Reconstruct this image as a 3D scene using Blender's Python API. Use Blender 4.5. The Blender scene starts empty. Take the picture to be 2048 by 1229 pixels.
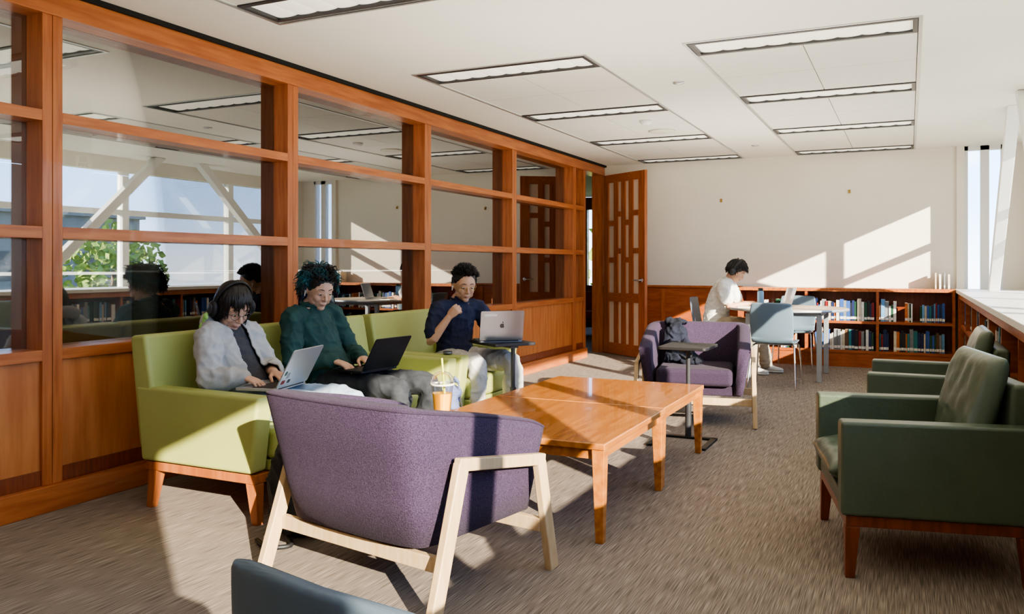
import bpy, bmesh, math, random
from mathutils import Vector, Matrix, noise
random.seed(7)
SC = bpy.context.scene
C = SC.collection
R = math.radians
V = Vector

# ------------------------------------------------------------ materials
def mat(name, col, rough=.5, metal=0, col2=None, scale=(1,1,1), ns=5, bump=0, bs=None, coat=0, emis=0, spec=.5, det=4, lo=.35, hi=.65, sheen=0, trans=0):
    m = bpy.data.materials.new(name); m.use_nodes = True
    nt = m.node_tree; n = nt.nodes; l = nt.links
    p = n['Principled BSDF']
    p.inputs['Base Color'].default_value = (*col, 1)
    p.inputs['Roughness'].default_value = rough
    p.inputs['Metallic'].default_value = metal
    p.inputs['Specular IOR Level'].default_value = spec
    p.inputs['Coat Weight'].default_value = coat
    p.inputs['Sheen Weight'].default_value = sheen
    p.inputs['Transmission Weight'].default_value = trans
    if emis:
        p.inputs['Emission Color'].default_value = (*col, 1); p.inputs['Emission Strength'].default_value = emis
    tc = n.new('ShaderNodeTexCoord'); mp = n.new('ShaderNodeMapping')
    mp.inputs['Scale'].default_value = scale; l.new(tc.outputs['Object'], mp.inputs['Vector'])
    if col2:
        t = n.new('ShaderNodeTexNoise'); t.inputs['Scale'].default_value = ns; t.inputs['Detail'].default_value = det
        l.new(mp.outputs[0], t.inputs['Vector'])
        r = n.new('ShaderNodeValToRGB'); r.color_ramp.elements[0].position = lo; r.color_ramp.elements[1].position = hi
        r.color_ramp.elements[0].color = (*col, 1); r.color_ramp.elements[1].color = (*col2, 1)
        l.new(t.outputs['Fac'], r.inputs[0]); l.new(r.outputs[0], p.inputs['Base Color'])
    if bump:
        t2 = n.new('ShaderNodeTexNoise'); t2.inputs['Scale'].default_value = bs or 60; t2.inputs['Detail'].default_value = 3
        l.new(mp.outputs[0], t2.inputs['Vector'])
        b = n.new('ShaderNodeBump'); b.inputs['Strength'].default_value = bump; b.inputs['Distance'].default_value = .01
        l.new(t2.outputs['Fac'], b.inputs['Height']); l.new(b.outputs[0], p.inputs['Normal'])
    return m

def glass_mat(name, base=.05, mul=1.0, tint=(1,1,1)):
    m = bpy.data.materials.new(name); m.use_nodes = True
    nt = m.node_tree; n = nt.nodes; l = nt.links
    n.remove(n['Principled BSDF'])
    tr = n.new('ShaderNodeBsdfTransparent'); tr.inputs[0].default_value = (*tint, 1)
    gl = n.new('ShaderNodeBsdfGlossy'); gl.inputs['Roughness'].default_value = 0.0
    fr = n.new('ShaderNodeFresnel'); fr.inputs[0].default_value = 1.5
    ma = n.new('ShaderNodeMath'); ma.operation = 'MULTIPLY_ADD'; ma.use_clamp = True
    ma.inputs[1].default_value = mul; ma.inputs[2].default_value = base
    mx = n.new('ShaderNodeMixShader')
    l.new(fr.outputs[0], ma.inputs[0]); l.new(ma.outputs[0], mx.inputs[0])
    l.new(tr.outputs[0], mx.inputs[1]); l.new(gl.outputs[0], mx.inputs[2])
    l.new(mx.outputs[0], n['Material Output'].inputs[0])
    return m

M = {}
M['wood_v'] = mat('cherry_wood_vertical', (.35,.098,.026), .38, col2=(.50,.165,.050), scale=(9,9,.7), ns=4, det=6, coat=.15)
M['wood_h'] = mat('cherry_wood_horizontal', (.37,.105,.028), .38, col2=(.52,.175,.053), scale=(9,.7,9), ns=4, det=6, coat=.15)
M['wood_panel'] = mat('cherry_panel', (.42,.135,.038), .42, col2=(.55,.21,.068), scale=(5,5,.6), ns=4, det=6, coat=.1)
M['wood_red'] = mat('red_cherry_shelf', (.32,.078,.021), .4, col2=(.43,.126,.036), scale=(1,6,6), ns=5, coat=.1)
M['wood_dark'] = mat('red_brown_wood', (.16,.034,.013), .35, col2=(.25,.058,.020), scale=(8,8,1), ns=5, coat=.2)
M['wood_table'] = mat('honey_table_wood', (.42,.140,.024), .25, col2=(.56,.215,.046), scale=(6,.5,6), ns=5, det=8, coat=.5)
M['wood_sofa'] = mat('sofa_leg_wood', (.33,.10,.028), .4, col2=(.45,.15,.045), scale=(8,8,1), ns=4)
M['beech'] = mat('pale_beech', (.54,.37,.20), .45, col2=(.64,.47,.28), scale=(8,8,1), ns=5)
M['lime'] = mat('lime_vinyl', (.39,.42,.13), .55, col2=(.43,.46,.15), ns=3, bump=.05, bs=300)
M['leather'] = mat('green_leather', (.075,.10,.068), .40, col2=(.09,.118,.08), ns=6, bump=.15, bs=60)
M['leather_c'] = mat('green_leather_cushion', (.088,.115,.078), .32, col2=(.104,.135,.094), ns=6, bump=.5, bs=14)
M['purple'] = mat('purple_weave', (.026,.013,.036), .9, col2=(.066,.041,.084), ns=230, scale=(1,1,1), det=1, bump=.4, bs=230, sheen=.02, lo=.34, hi=.66)
M['purple_c'] = mat('purple_cushion', (.026,.014,.034), .9, col2=(.042,.025,.053), ns=180, det=2, bump=.3, bs=180, sheen=.02)
M['redfab'] = mat('red_orange_fabric', (.38,.05,.02), .8, col2=(.45,.07,.03), ns=50)
M['wall'] = mat('warm_white_paint', (.82,.78,.69), .85, col2=(.84,.80,.71), ns=2, bump=.03, bs=200)
M['ceil'] = mat('ceiling_paint', (.84,.83,.77), .9, col2=(.86,.85,.79), ns=2)
M['tile'] = mat('ceiling_tile', (.75,.74,.69), .95, col2=(.81,.80,.75), ns=250, det=2, bump=.2, bs=250)
M['white'] = mat('white_paint', (.84,.84,.82), .5, col2=(.86,.86,.84), ns=3)
M['darkgrey'] = mat('dark_grey_metal', (.05,.05,.055), .4, .3, col2=(.06,.06,.065), ns=8)
M['alu'] = mat('pale_metal_trim', (.55,.57,.58), .35, .8, col2=(.6,.62,.63), ns=8)
M['black'] = mat('matte_black', (.012,.012,.013), .5, col2=(.018,.018,.02), ns=10)
M['chrome'] = mat('chrome', (.7,.7,.72), .18, 1.0, col2=(.75,.75,.77), ns=5)
M['greysteel'] = mat('grey_steel_leg', (.42,.45,.48), .4, .5, col2=(.46,.49,.52), ns=6)
M['brass'] = mat('brass', (.45,.30,.10), .3, 1.0, col2=(.5,.34,.12), ns=6)
M['lens'] = mat('light_lens', (.95,.93,.82), .6, emis=.45)
M['reveal'] = mat('black_reveal', (.008,.008,.008), .9, col2=(.01,.01,.01), ns=5)
M['bluepl'] = mat('blue_grey_plastic', (.14,.20,.26), .38, col2=(.155,.215,.275), ns=4)
M['bluepl_shaded'] = mat('shaded_blue_grey_plastic', (.095,.13,.17), .38, col2=(.102,.138,.18), ns=4)  # same chair plastic, darkened so its colour carries the foreground shade
M['tabletop'] = mat('pale_laminate', (.52,.42,.31), .35, col2=(.57,.47,.36), scale=(1,8,1), ns=4)
M['glass'] = glass_mat('partition_glass', .30, 1.3, (.95,.97,.96))
M['wglass'] = glass_mat('window_glass', .01, .6, (.97,.98,.98))
M['cupglass'] = glass_mat('clear_cup_plastic', .06, .6, (.98,.98,.98))
M['silver'] = mat('silver_laptop', (.50,.51,.53), .35, .6, col2=(.53,.54,.56), ns=5)
M['spacegrey'] = mat('grey_laptop', (.18,.18,.20), .38, .6, col2=(.20,.20,.22), ns=5)
M['keys'] = mat('black_keys', (.015,.015,.017), .5, col2=(.03,.03,.032), scale=(1,1,1), ns=60)
M['screen'] = mat('screen_display', (.10,.12,.15), .15, emis=.35)
M['lapblack'] = mat('midnight_laptop', (.018,.02,.026), .4, .5, col2=(.022,.024,.03), ns=5)
M['skin_a'] = mat('skin_light', (.64,.38,.27), .5, col2=(.68,.42,.30), ns=8)
M['skin_b'] = mat('skin_tan', (.55,.32,.21), .5, col2=(.60,.36,.24), ns=8)
M['lip'] = mat('lips', (.50,.23,.18), .45, col2=(.53,.25,.20), ns=30)
M['eyewhite'] = mat('eye_white', (.75,.73,.70), .2, col2=(.78,.76,.73), ns=10)
M['iris'] = mat('dark_iris', (.03,.016,.01), .15, col2=(.04,.02,.012), ns=30)
M['hair'] = mat('black_hair', (.010,.008,.008), .42, col2=(.022,.018,.015), ns=40, scale=(1,1,.3))
M['hairteal'] = mat('dark_curls_teal_tint', (.020,.014,.012), .45, col2=(.012,.12,.14), ns=12, lo=.44, hi=.62)
M['hoodie'] = mat('grey_hoodie', (.42,.42,.42), .9, col2=(.47,.47,.47), ns=40, bump=.05, bs=200)
M['tee'] = mat('charcoal_tee', (.045,.045,.055), .9, col2=(.06,.06,.07), ns=40)
M['ltjean'] = mat('light_blue_denim', (.30,.38,.48), .85, col2=(.39,.47,.56), ns=18, bump=.1, bs=200)
M['dkjean'] = mat('dark_grey_denim', (.022,.025,.031), .85, col2=(.042,.046,.055), ns=18, bump=.1, bs=200)
M['tealfleece'] = mat('dark_teal_pullover', (.012,.050,.046), .8, col2=(.018,.068,.062), ns=12, bump=.1, bs=200)
M['navytee'] = mat('navy_tee', (.012,.016,.045), .85, col2=(.018,.022,.06), ns=20)
M['ltpants'] = mat('pale_grey_trousers', (.50,.48,.45), .85, col2=(.58,.56,.53), ns=14)
M['whitetop'] = mat('white_tshirt', (.76,.75,.72), .85, col2=(.80,.79,.76), ns=14)
M['tanpants'] = mat('khaki_trousers', (.42,.35,.25), .85, col2=(.48,.41,.30), ns=14)
M['navy'] = mat('navy_cloth', (.005,.007,.016), .9, col2=(.011,.014,.030), ns=9, bump=.3, bs=30)
M['bagblack'] = mat('black_nylon', (.012,.012,.014), .7, col2=(.03,.03,.034), ns=14, bump=.3, bs=90)
M['bagblue'] = mat('slate_blue_nylon', (.10,.13,.26), .7, col2=(.16,.19,.34), ns=10, bump=.3, bs=60)
M['greenrub'] = mat('lime_green_charm', (.35,.62,.15), .6, col2=(.4,.68,.2), ns=20)
M['juice'] = mat('orange_juice', (.92,.44,.015), .3, col2=(.96,.52,.03), ns=10)
M['straw'] = mat('yellow_straw', (.62,.66,.08), .4, col2=(.68,.70,.10), ns=10)
M['paper'] = mat('paper', (.80,.78,.72), .8, col2=(.84,.82,.77), ns=40)
M['bottleblue'] = mat('pale_blue_bottle', (.18,.33,.50), .35, .2, col2=(.2,.36,.53), ns=5)
M['sole'] = mat('white_rubber', (.70,.70,.67), .6, col2=(.75,.75,.72), ns=20)
M['cream'] = mat('cream_ledge', (.78,.75,.69), .45, col2=(.80,.77,.71), ns=4)
M['ground'] = mat('grass_ground', (.10,.14,.05), .9, col2=(.20,.22,.10), ns=.4)
M['bld'] = mat('brick_building', (.22,.13,.085), .9, col2=(.28,.17,.12), ns=2)
M['bld2'] = mat('grey_building', (.20,.18,.16), .9, col2=(.25,.23,.21), ns=2)
M['winb'] = mat('building_window', (.04,.045,.05), .3, col2=(.06,.065,.07), ns=2)
M['leaf'] = mat('tree_leaves', (.09,.17,.02), .8, col2=(.30,.38,.06), ns=6)
M['bark'] = mat('tree_bark', (.12,.08,.05), .9, col2=(.18,.13,.09), ns=10)
M['column'] = mat('cream_column', (.66,.64,.55), .8, col2=(.69,.67,.58), ns=3)
M['doorglass'] = mat('door_obscure_glass', (.80,.66,.52), .3, col2=(.85,.7,.56), ns=4)

# carpet
cm = bpy.data.materials.new('striated_carpet'); cm.use_nodes = True
nt = cm.node_tree; n = nt.nodes; l = nt.links; p = n['Principled BSDF']; p.inputs['Roughness'].default_value = .95
p.inputs['Specular IOR Level'].default_value = .1
tc = n.new('ShaderNodeTexCoord')
def nz(scale, s, det=3, dist=0):
    mp = n.new('ShaderNodeMapping'); mp.inputs['Scale'].default_value = scale; l.new(tc.outputs['Object'], mp.inputs['Vector'])
    t = n.new('ShaderNodeTexNoise'); t.inputs['Scale'].default_value = s; t.inputs['Detail'].default_value = det
    t.inputs['Distortion'].default_value = dist
    l.new(mp.outputs[0], t.inputs['Vector']); return t
t1 = nz((1, .022, 1), 300, 1); t2 = nz((1, .25, 1), 5, 3)
r1 = n.new('ShaderNodeValToRGB'); e = r1.color_ramp.elements
e[0].position = .28; e[0].color = (.155,.127,.107,1); e[1].position = .74; e[1].color = (.46,.385,.325,1)
mid = e.new(.5); mid.color = (.28,.232,.195,1)
l.new(t1.outputs['Fac'], r1.inputs[0])
mx = n.new('ShaderNodeMixRGB'); mx.blend_type = 'MULTIPLY'; mx.inputs[0].default_value = .12
l.new(r1.outputs[0], mx.inputs[1]); l.new(t2.outputs['Fac'], mx.inputs[2]); l.new(mx.outputs[0], p.inputs['Base Color'])
b = n.new('ShaderNodeBump'); b.inputs['Strength'].default_value = .15; b.inputs['Distance'].default_value = .002
l.new(t1.outputs['Fac'], b.inputs['Height']); l.new(b.outputs[0], p.inputs['Normal'])
M['carpet'] = cm

# ------------------------------------------------------------ mesh builder
def cr(pts, rads, n=4):
    P = [V(q) for q in pts]; A = [q if isinstance(q, tuple) else (q, q) for q in rads]
    out, ro = [], []
    for i in range(len(P)-1):
        p0 = P[max(i-1,0)]; p1 = P[i]; p2 = P[i+1]; p3 = P[min(i+2,len(P)-1)]
        for k in range(n):
            t = k/n
            out.append(.5*((2*p1)+(p2-p0)*t+(2*p0-5*p1+4*p2-p3)*t*t+(3*p1-p0-3*p2+p3)*t**3))
            ro.append((A[i][0]*(1-t)+A[i+1][0]*t, A[i][1]*(1-t)+A[i+1][1]*t))
    out.append(P[-1]); ro.append(A[-1])
    return out, ro

class MB:
    def __init__(s): s.bm = bmesh.new(); s.M = Matrix.Identity(4); s.mi = 0
    def v(s, q): return s.bm.verts.new(s.M @ V(q))
    def f(s, vs):
        try:
            f = s.bm.faces.new(vs); f.material_index = s.mi
        except ValueError: pass
    def hexa(s, b4, t4):
        b = [s.v(q) for q in b4]; t = [s.v(q) for q in t4]
        s.f(b[::-1]); s.f(t)
        for i in range(4): s.f([b[i], b[(i+1)%4], t[(i+1)%4], t[i]])
        return s
    def box(s, x0, x1, y0, y1, z0, z1):
        return s.hexa([(x0,y0,z0),(x1,y0,z0),(x1,y1,z0),(x0,y1,z0)], [(x0,y0,z1),(x1,y0,z1),(x1,y1,z1),(x0,y1,z1)])
    def bar(s, a, b, w, h, up=(0,0,1)):
        a = V(a); b = V(b); t = (b-a).normalized(); u = V(up); u = (u-t*u.dot(t)).normalized(); q = t.cross(u)
        c = [(-1,-1),(1,-1),(1,1),(-1,1)]
        s.hexa([a+q*(w/2*i)+u*(h/2*j) for i,j in c], [b+q*(w/2*i)+u*(h/2*j) for i,j in c]); return s
    def loft(s, rings, closed=True, caps=True):
        vr = [[s.v(q) for q in r] for r in rings]; n = len(vr[0])
        for a, b in zip(vr, vr[1:]):
            for i in range(n if closed else n-1):
                s.f([a[i], a[(i+1)%n], b[(i+1)%n], b[i]])
        if caps and closed: s.f(vr[0][::-1]); s.f(vr[-1])
        return s
    def prism(s, poly, z0, z1, axis='z'):
        def m(q, z):
            if axis == 'z': return (q[0], q[1], z)
            if axis == 'x': return (z, q[0], q[1])
            return (q[0], z, q[1])
        return s.loft([[m(q, z0) for q in poly], [m(q, z1) for q in poly]])
    def lathe(s, prof, seg=20, c=(0,0,0), caps=True):
        rings = [[(c[0]+r*math.cos(2*math.pi*i/seg), c[1]+r*math.sin(2*math.pi*i/seg), c[2]+z) for i in range(seg)] for r, z in prof]
        return s.loft(rings, caps=caps)
    def ell(s, c, r, u=18, w=12, Rm=None):
        c = V(c); Rm = Rm or Matrix.Identity(3)
        top = s.v(c + Rm @ V((0,0,r[2]))); bot = s.v(c + Rm @ V((0,0,-r[2])))
        rr = []
        for j in range(1, w):
            a = math.pi*j/w
            rr.append([s.v(c + Rm @ V((r[0]*math.sin(a)*math.cos(2*math.pi*i/u), r[1]*math.sin(a)*math.sin(2*math.pi*i/u), r[2]*math.cos(a)))) for i in range(u)])
        for i in range(u):
            s.f([top, rr[0][i], rr[0][(i+1)%u]]); s.f([bot, rr[-1][(i+1)%u], rr[-1][i]])
            for j in range(len(rr)-1): s.f([rr[j][i], rr[j+1][i], rr[j+1][(i+1)%u], rr[j][(i+1)%u]])
        return s
    def tube(s, pts, rads, seg=10, lat=None, cap=True, n=0):
        if not isinstance(rads, (list, tuple)): rads = [rads]*len(pts)
        if n: pts, rads = cr(pts, rads, n)
        P = [V(q) for q in pts]; A = [q if isinstance(q, tuple) else (q, q) for q in rads]
        rings = []; prev = None
        T = []
        for i in range(len(P)):
            t = (P[min(i+1,len(P)-1)]-P[max(i-1,0)]);
            T.append(t.normalized() if t.length > 1e-9 else V((0,0,1)))
        for i, t in enumerate(T):
            ref = V(lat) if lat else (prev if prev else (V((0,0,1)) if abs(t.z) < .9 else V((1,0,0))))
            a = ref - t*ref.dot(t); a = a.normalized() if a.length > 1e-6 else V((0,1,0)); prev = a
            rings.append((P[i], a, t.cross(a), A[i], t))
        def ring(c, a, b, ra, rb): return [c + a*ra*math.cos(2*math.pi*k/seg) + b*rb*math.sin(2*math.pi*k/seg) for k in range(seg)]
        out = []
        c, a, b, r, t = rings[0]; m = min(r)
        if cap:
            for th in (75, 50, 25): out.append(ring(c - t*m*math.sin(R(th)), a, b, r[0]*math.cos(R(th)), r[1]*math.cos(R(th))))
        for c, a, b, r, t in rings: out.append(ring(c, a, b, r[0], r[1]))
        if cap:
            m = min(r)
            for th in (25, 50, 75): out.append(ring(c + t*m*math.sin(R(th)), a, b, r[0]*math.cos(R(th)), r[1]*math.cos(R(th))))
        return s.loft(out)
    def build(s, name, m, parent=None, bevel=0, smooth=False, seg=2, sub=0, ang=35):
        bmesh.ops.recalc_face_normals(s.bm, faces=s.bm.faces)
        me = bpy.data.meshes.new(name); s.bm.to_mesh(me); s.bm.free()
        for q in (m if isinstance(m, (list, tuple)) else [m]): me.materials.append(M[q] if isinstance(q, str) else q)
        o = bpy.data.objects.new(name, me); C.objects.link(o)
        if parent: o.parent = parent
        if smooth or bevel:
            for q in me.polygons: q.use_smooth = True
        if bevel:
            b = o.modifiers.new('bevel', 'BEVEL'); b.width = bevel; b.segments = seg; b.limit_method = 'ANGLE'; b.angle_limit = R(ang); b.harden_normals = True
        if sub:
            b = o.modifiers.new('sub', 'SUBSURF'); b.levels = sub; b.render_levels = sub
        return o

def fuse(name, mb, m, parent=None, vox=.01, sm=4, amp=0, freq=10):
    o = mb.build('tmp', m); r = o.modifiers.new('r', 'REMESH'); r.mode = 'VOXEL'; r.voxel_size = vox
    if sm:
        q = o.modifiers.new('s', 'SMOOTH'); q.factor = .5; q.iterations = sm
    dg = bpy.context.evaluated_depsgraph_get(); me = bpy.data.meshes.new_from_object(o.evaluated_get(dg))
    old = o.data; bpy.data.objects.remove(o); bpy.data.meshes.remove(old)
    me.name = name
    if not me.materials: me.materials.append(M[m])
    if amp:
        N = [v.normal.copy() for v in me.vertices]
        for v, nn in zip(me.vertices, N):
            c = v.co
            k = noise.noise(c*freq)*.6
            rg = (1-min(1,abs(noise.noise(V((c.x*freq*1.1+c.z*3, c.y*freq*.9, c.z*freq*1.3))+V((9,2,4)))*1.6)))**3
            rg2 = (1-min(1,abs(noise.noise(V((c.x*freq*.7, c.y*freq*1.8+c.z*5, c.z*freq*.8))+V((1,7,3)))*1.6)))**3
            v.co = c + nn*amp*(k+rg*.9+rg2*.6-.35)
    for q in me.polygons: q.use_smooth = True
    o = bpy.data.objects.new(name, me); C.objects.link(o)
    if parent: o.parent = parent
    return o

def tag(o, label, cat, group=None):
    o['label'] = label; o['category'] = cat
    if len(label.split()) > 16: print('LONG', label)
    if group: o['group'] = group
    return o
def thing(name, label, cat, loc=(0,0,0), rz=0, group=None):
    o = bpy.data.objects.new(name, None); C.objects.link(o); o.location = loc; o.rotation_euler = (0,0,R(rz)); o.empty_display_size = .1
    return tag(o, label, cat, group)
def struct(o): o['kind'] = 'structure'; return o
def leg(parent, m, top, bot, wt, wb, name='leg', bev=.003):
    mb = MB(); a = wt/2; b = wb/2
    mb.hexa([(bot[0]-b,bot[1]-b,bot[2]),(bot[0]+b,bot[1]-b,bot[2]),(bot[0]+b,bot[1]+b,bot[2]),(bot[0]-b,bot[1]+b,bot[2])],
            [(top[0]-a,top[1]-a,top[2]),(top[0]+a,top[1]-a,top[2]),(top[0]+a,top[1]+a,top[2]),(top[0]-a,top[1]+a,top[2])])
    return mb.build(name, m, parent, bevel=bev)
def bx(name, m, dims, parent=None, bevel=0, seg=2): return MB().box(*dims).build(name, m, parent, bevel=bevel, seg=seg)

# ------------------------------------------------------------ setting
CE = 2.6; XW = -3.84; BW = 11.0
struct(bx('floor', 'carpet', (-11, 1.35, -3, 16, -.1, 0)))
mb = MB()
gx = [(-3.235,-1.93), (-1.255,.05)]; gy = [(-.30,3.70), (5.13,10.95)]
mb.box(-3.80,-3.235,-3,11,CE,CE+.15); mb.box(-1.93,-1.255,-3,11,CE,CE+.15); mb.box(.05,1.35,-3,11.05,CE,CE+.15)
for a, b_ in gx:
    mb.box(a,b_,-3,gy[0][0],CE,CE+.15); mb.box(a,b_,gy[0][1],gy[1][0],CE,CE+.15); mb.box(a,b_,gy[1][1],11,CE,CE+.15)
    for c, d in gy: mb.box(a,b_,c,d,CE+.09,CE+.15)
ceiling = struct(mb.build('ceiling', 'ceil'))
struct(bx('ceiling', 'ceil', (-11, -3.80, -3, 16, CE+.005, CE+.15)))
strips = {0: [-.28, 1.54, 3.36], 1: [5.15, 6.97, 8.79, 10.61]}
names_row = {(-3.235,0):'near left', (-3.235,1):'far left', (-1.255,0):'near right', (-1.255,1):'far right'}
ordn = ['first','second','third','fourth','fifth','sixth','seventh','eighth','ninth','tenth','eleventh','twelfth','thirteenth','fourteenth','fifteenth','sixteenth','seventeenth','eighteenth','nineteenth','twentieth']
def ordw(i):
    if i < 20: return ordn[i]
    tens = {2:'twenty',3:'thirty',4:'forty',5:'fifty'}[(i+1)//10]
    return (tens[:-1]+'ieth') if (i+1)%10 == 0 else tens+'-'+ordn[(i+1)%10-1]
def ceil_light(a, b_, y, label, w=.32, z=CE):
    t = thing('ceiling_light', label, 'ceiling light', ((a+b_)/2, y+w/2, z), 0, 'recessed strip lights')
    L = (b_-a)/2; W = w/2
    mb = MB(); e_ = .030
    mb.box(-L+.004,L-.004,-W,-W+e_,-.004,.04); mb.box(-L+.004,L-.004,W-e_,W,-.004,.04); mb.box(-L+.004,-L+e_,-W+e_,W-e_,-.004,.04); mb.box(L-e_,L-.004,-W+e_,W-e_,-.004,.04)
    mb.build('frame', 'darkgrey', t)
    bx('housing', 'white', (-L+.01,L-.01,-W+.01,W-.01,.055,.08), t)
    mb = MB(); nseg = 9; xw = (2*L-2*e_)/nseg; rings = []
    for k in range(nseg):
        for j in range(9 if k == nseg-1 else 8):
            u = j/8; zz = .014 - .007*math.sin(math.pi*u)**.6 if 0 < u < 1 else .014; xx = -L+e_+(k+u)*xw
            rings.append([(xx,-W+e_,zz),(xx,W-e_,zz),(xx,W-e_,zz+.004),(xx,-W+e_,zz+.004)])
    mb.loft(rings); mb.build('diffuser', 'lens', t)
    return t
for a, b_ in gx:
    for g in (0,1):
        S = strips[g]
        for i, y in enumerate(S):
            ceil_light(a, b_, y, f'long strip light in the {names_row[(a,g)]} ceiling grid, {ordw(i)} from the camera')
        for y0, y1 in zip(S, S[1:]):
            ya = y0+.32; ym = (ya+y1)/2; xm = (a+b_)/2
            for (p0,p1) in ((a+.004,xm-.003),(xm+.003,b_-.004)):
                for (q0,q1) in ((ya+.003,ym-.003),(ym+.003,y1-.003)):
                    struct(bx('ceiling_panel', 'tile', (p0,p1,q0,q1,CE+.004,CE+.03), ceiling))
        c, d = gy[g]
        mb = MB()
        mb.box(a-.02,a,c-.02,d+.02,CE-.006,CE); mb.box(b_,b_+.02,c-.02,d+.02,CE-.006,CE)
        mb.box(a,b_,c-.02,c-.001,CE-.006,CE); mb.box(a,b_,d+.001,d+.02,CE-.006,CE)
        struct(mb.build('ceiling_trim', 'alu', ceiling))
# ceiling bits
t = thing('smoke_detector', 'small white smoke detector on a panel of the far left ceiling grid', 'smoke detector', (-2.28,7.74,CE+.003))
MB().lathe([(.001,0),(.06,0),(.058,-.018),(.045,-.035),(.02,-.04),(.001,-.04)], 20).build('body', 'white', t, smooth=True)
t = thing('ceiling_speaker', 'round off-white ceiling speaker grille just beyond the smoke detector', 'ceiling speaker', (-2.30,8.40,CE+.003))
MB().lathe([(.001,0),(.14,0),(.14,-.008),(.12,-.014),(.001,-.016)], 28).build('grille', 'column', t, smooth=True)
for lb, x, y in (('small sprinkler cap between the ceiling grids, nearer the camera',-1.57,6.2),('small sprinkler cap between the ceiling grids, nearer the back wall',-1.60,9.85)):
    t = thing('sprinkler', lb, 'sprinkler', (x,y,CE+.001)); MB().lathe([(.001,0),(.045,0),(.042,-.010),(.001,-.016)], 16).build('cap', 'alu', t, smooth=True)

# walls
struct(bx('wall_back', 'wall', (-3.86,.58,BW,BW+.15,0,CE)))
struct(bx('wall_back', 'wall', (.98,1.35,BW,BW+.15,0,CE)))
struct(bx('wall_back', 'wall', (.58,.98,BW,BW+.15,0,.93)))
struct(bx('wall_front', 'wall', (-11,1.35,-3.15,-3,0,CE+.15)))
mb = MB(); mb.box(1.2,1.35,-3,11,0,.93); mb.box(1.2,1.35,-3,11,2.42,CE); mb.box(1.2,1.35,-3,-.78,.93,2.42); mb.box(1.2,1.35,10.30,11,.93,2.42)
struct(mb.build('wall_right', 'wall'))
struct(bx('trim_1', 'wall', (.50,.58,BW-.05,BW,.94,CE)))
# right window
w1 = struct(bpy.data.objects.new('window_1', None)); C.objects.link(w1)
ys = [-.76,.62,2.30,3.84,5.68,7.52,9.36,10.28]
for y in ys:
    struct(bx('mullion', 'white', (1.2,1.3,y-.05,y+.05,.93,2.42), w1, bevel=.004))
for a, b_ in zip(ys, ys[1:]):
    if a > 5: struct(bx('transom', 'white', (1.22,1.28,a+.05,b_-.05,1.86,1.93), w1))
    struct(bx('glass_pane', 'wglass', (1.245,1.251,a+.05,b_-.05,.93,2.42), w1))
w2 = struct(bpy.data.objects.new('window_2', None)); C.objects.link(w2)
mb = MB()
for x, ww_ in ((.60,.02),(.79,.045),(.965,.015)): mb.box(x-ww_,x+ww_,BW,BW+.08,.93,CE)
mb.box(.58,.98,BW,BW+.08,2.55,CE)
struct(mb.build('window_frame', 'white', w2)); struct(bx('glass_pane', 'wglass', (.58,.98,BW+.03,BW+.036,.93,CE), w2))
# diagonal braces
for i, (ya, yb, lb) in enumerate(((8.40,10.25,'white diagonal steel brace leaning down toward the back wall by the windows'),(7.70,5.95,'white diagonal steel brace sloping down toward the camera beside the windows'),
                     (3.65,5.5,'white diagonal steel brace meeting the window ledge near the leather chairs'),(2.95,1.2,'white diagonal steel brace at the camera end of the windows'))):
    t = thing('diagonal_brace', lb, 'brace', (.82,ya,0))
    dy = yb-ya
    MB().hexa([(-.05,dy-.08,.9405),(.05,dy-.08,.9405),(.05,dy+.08,.9405),(-.05,dy+.08,.9405)], [(-.05,-.08,CE-.001),(.05,-.08,CE-.001),(.05,.08,CE-.001),(-.05,.08,CE-.001)]).build('beam', 'white', t, bevel=.006)
o = bx('window_ledge', 'cream', (.48,1.2,-1,10.99,.90,.94), None, bevel=.004); tag(o, 'long cream window ledge running under the windows on the right', 'ledge')

# left partition
wl = struct(bpy.data.objects.new('wall_left', None)); C.objects.link(wl)
PS = [-2.67,-.885,.898,2.683,4.468,6.253,8.038,9.823]; PW = .108
XB = -4.0
for y in PS+[10.20]:
    w = PW if y != 10.20 else .08
    mb = MB(); mb.box(XB,XW,y,y+w/2-.0015,.13,2.47); mb.box(XB,XW,y+w/2+.0015,y+w,.13,2.47)
    struct(mb.build('post', 'wood_v', wl, bevel=.002))
struct(bx('top_beam', 'wood_h', (XB-.02,XW+.015,-3,11,2.46,2.575), wl, bevel=.003))
struct(bx('reveal_strip', 'reveal', (-3.86,-3.80,-3,11,2.575,2.605), wl))
P2 = PS+[10.20]
for a, b_ in zip(P2, P2[1:]):
    y0 = a+PW; y1 = b_
    for z0, z1 in ((1.93,1.985),(1.35,1.41),(.745,.80)):
        struct(bx('rail', 'wood_h', (XB,XW,y0,y1,z0,z1), wl, bevel=.002))
    for z0, z1 in ((.80,1.35),(1.41,1.93),(1.985,2.46)):
        struct(bx('glass_pane', 'glass', (-3.965,-3.96,y0,y1,z0,z1), wl))
    struct(bx('lower_panel', 'wood_panel', (XB,-3.862,y0,y1,.13,.745), wl))
    struct(bx('lower_rail', 'wood_dark', (-3.862,-3.85,y0,y1,.13,.205), wl))
struct(bx('baseboard_left', 'wood_h', (XB,-3.815,-3,10.28,0,.13), None, bevel=.004))
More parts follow.
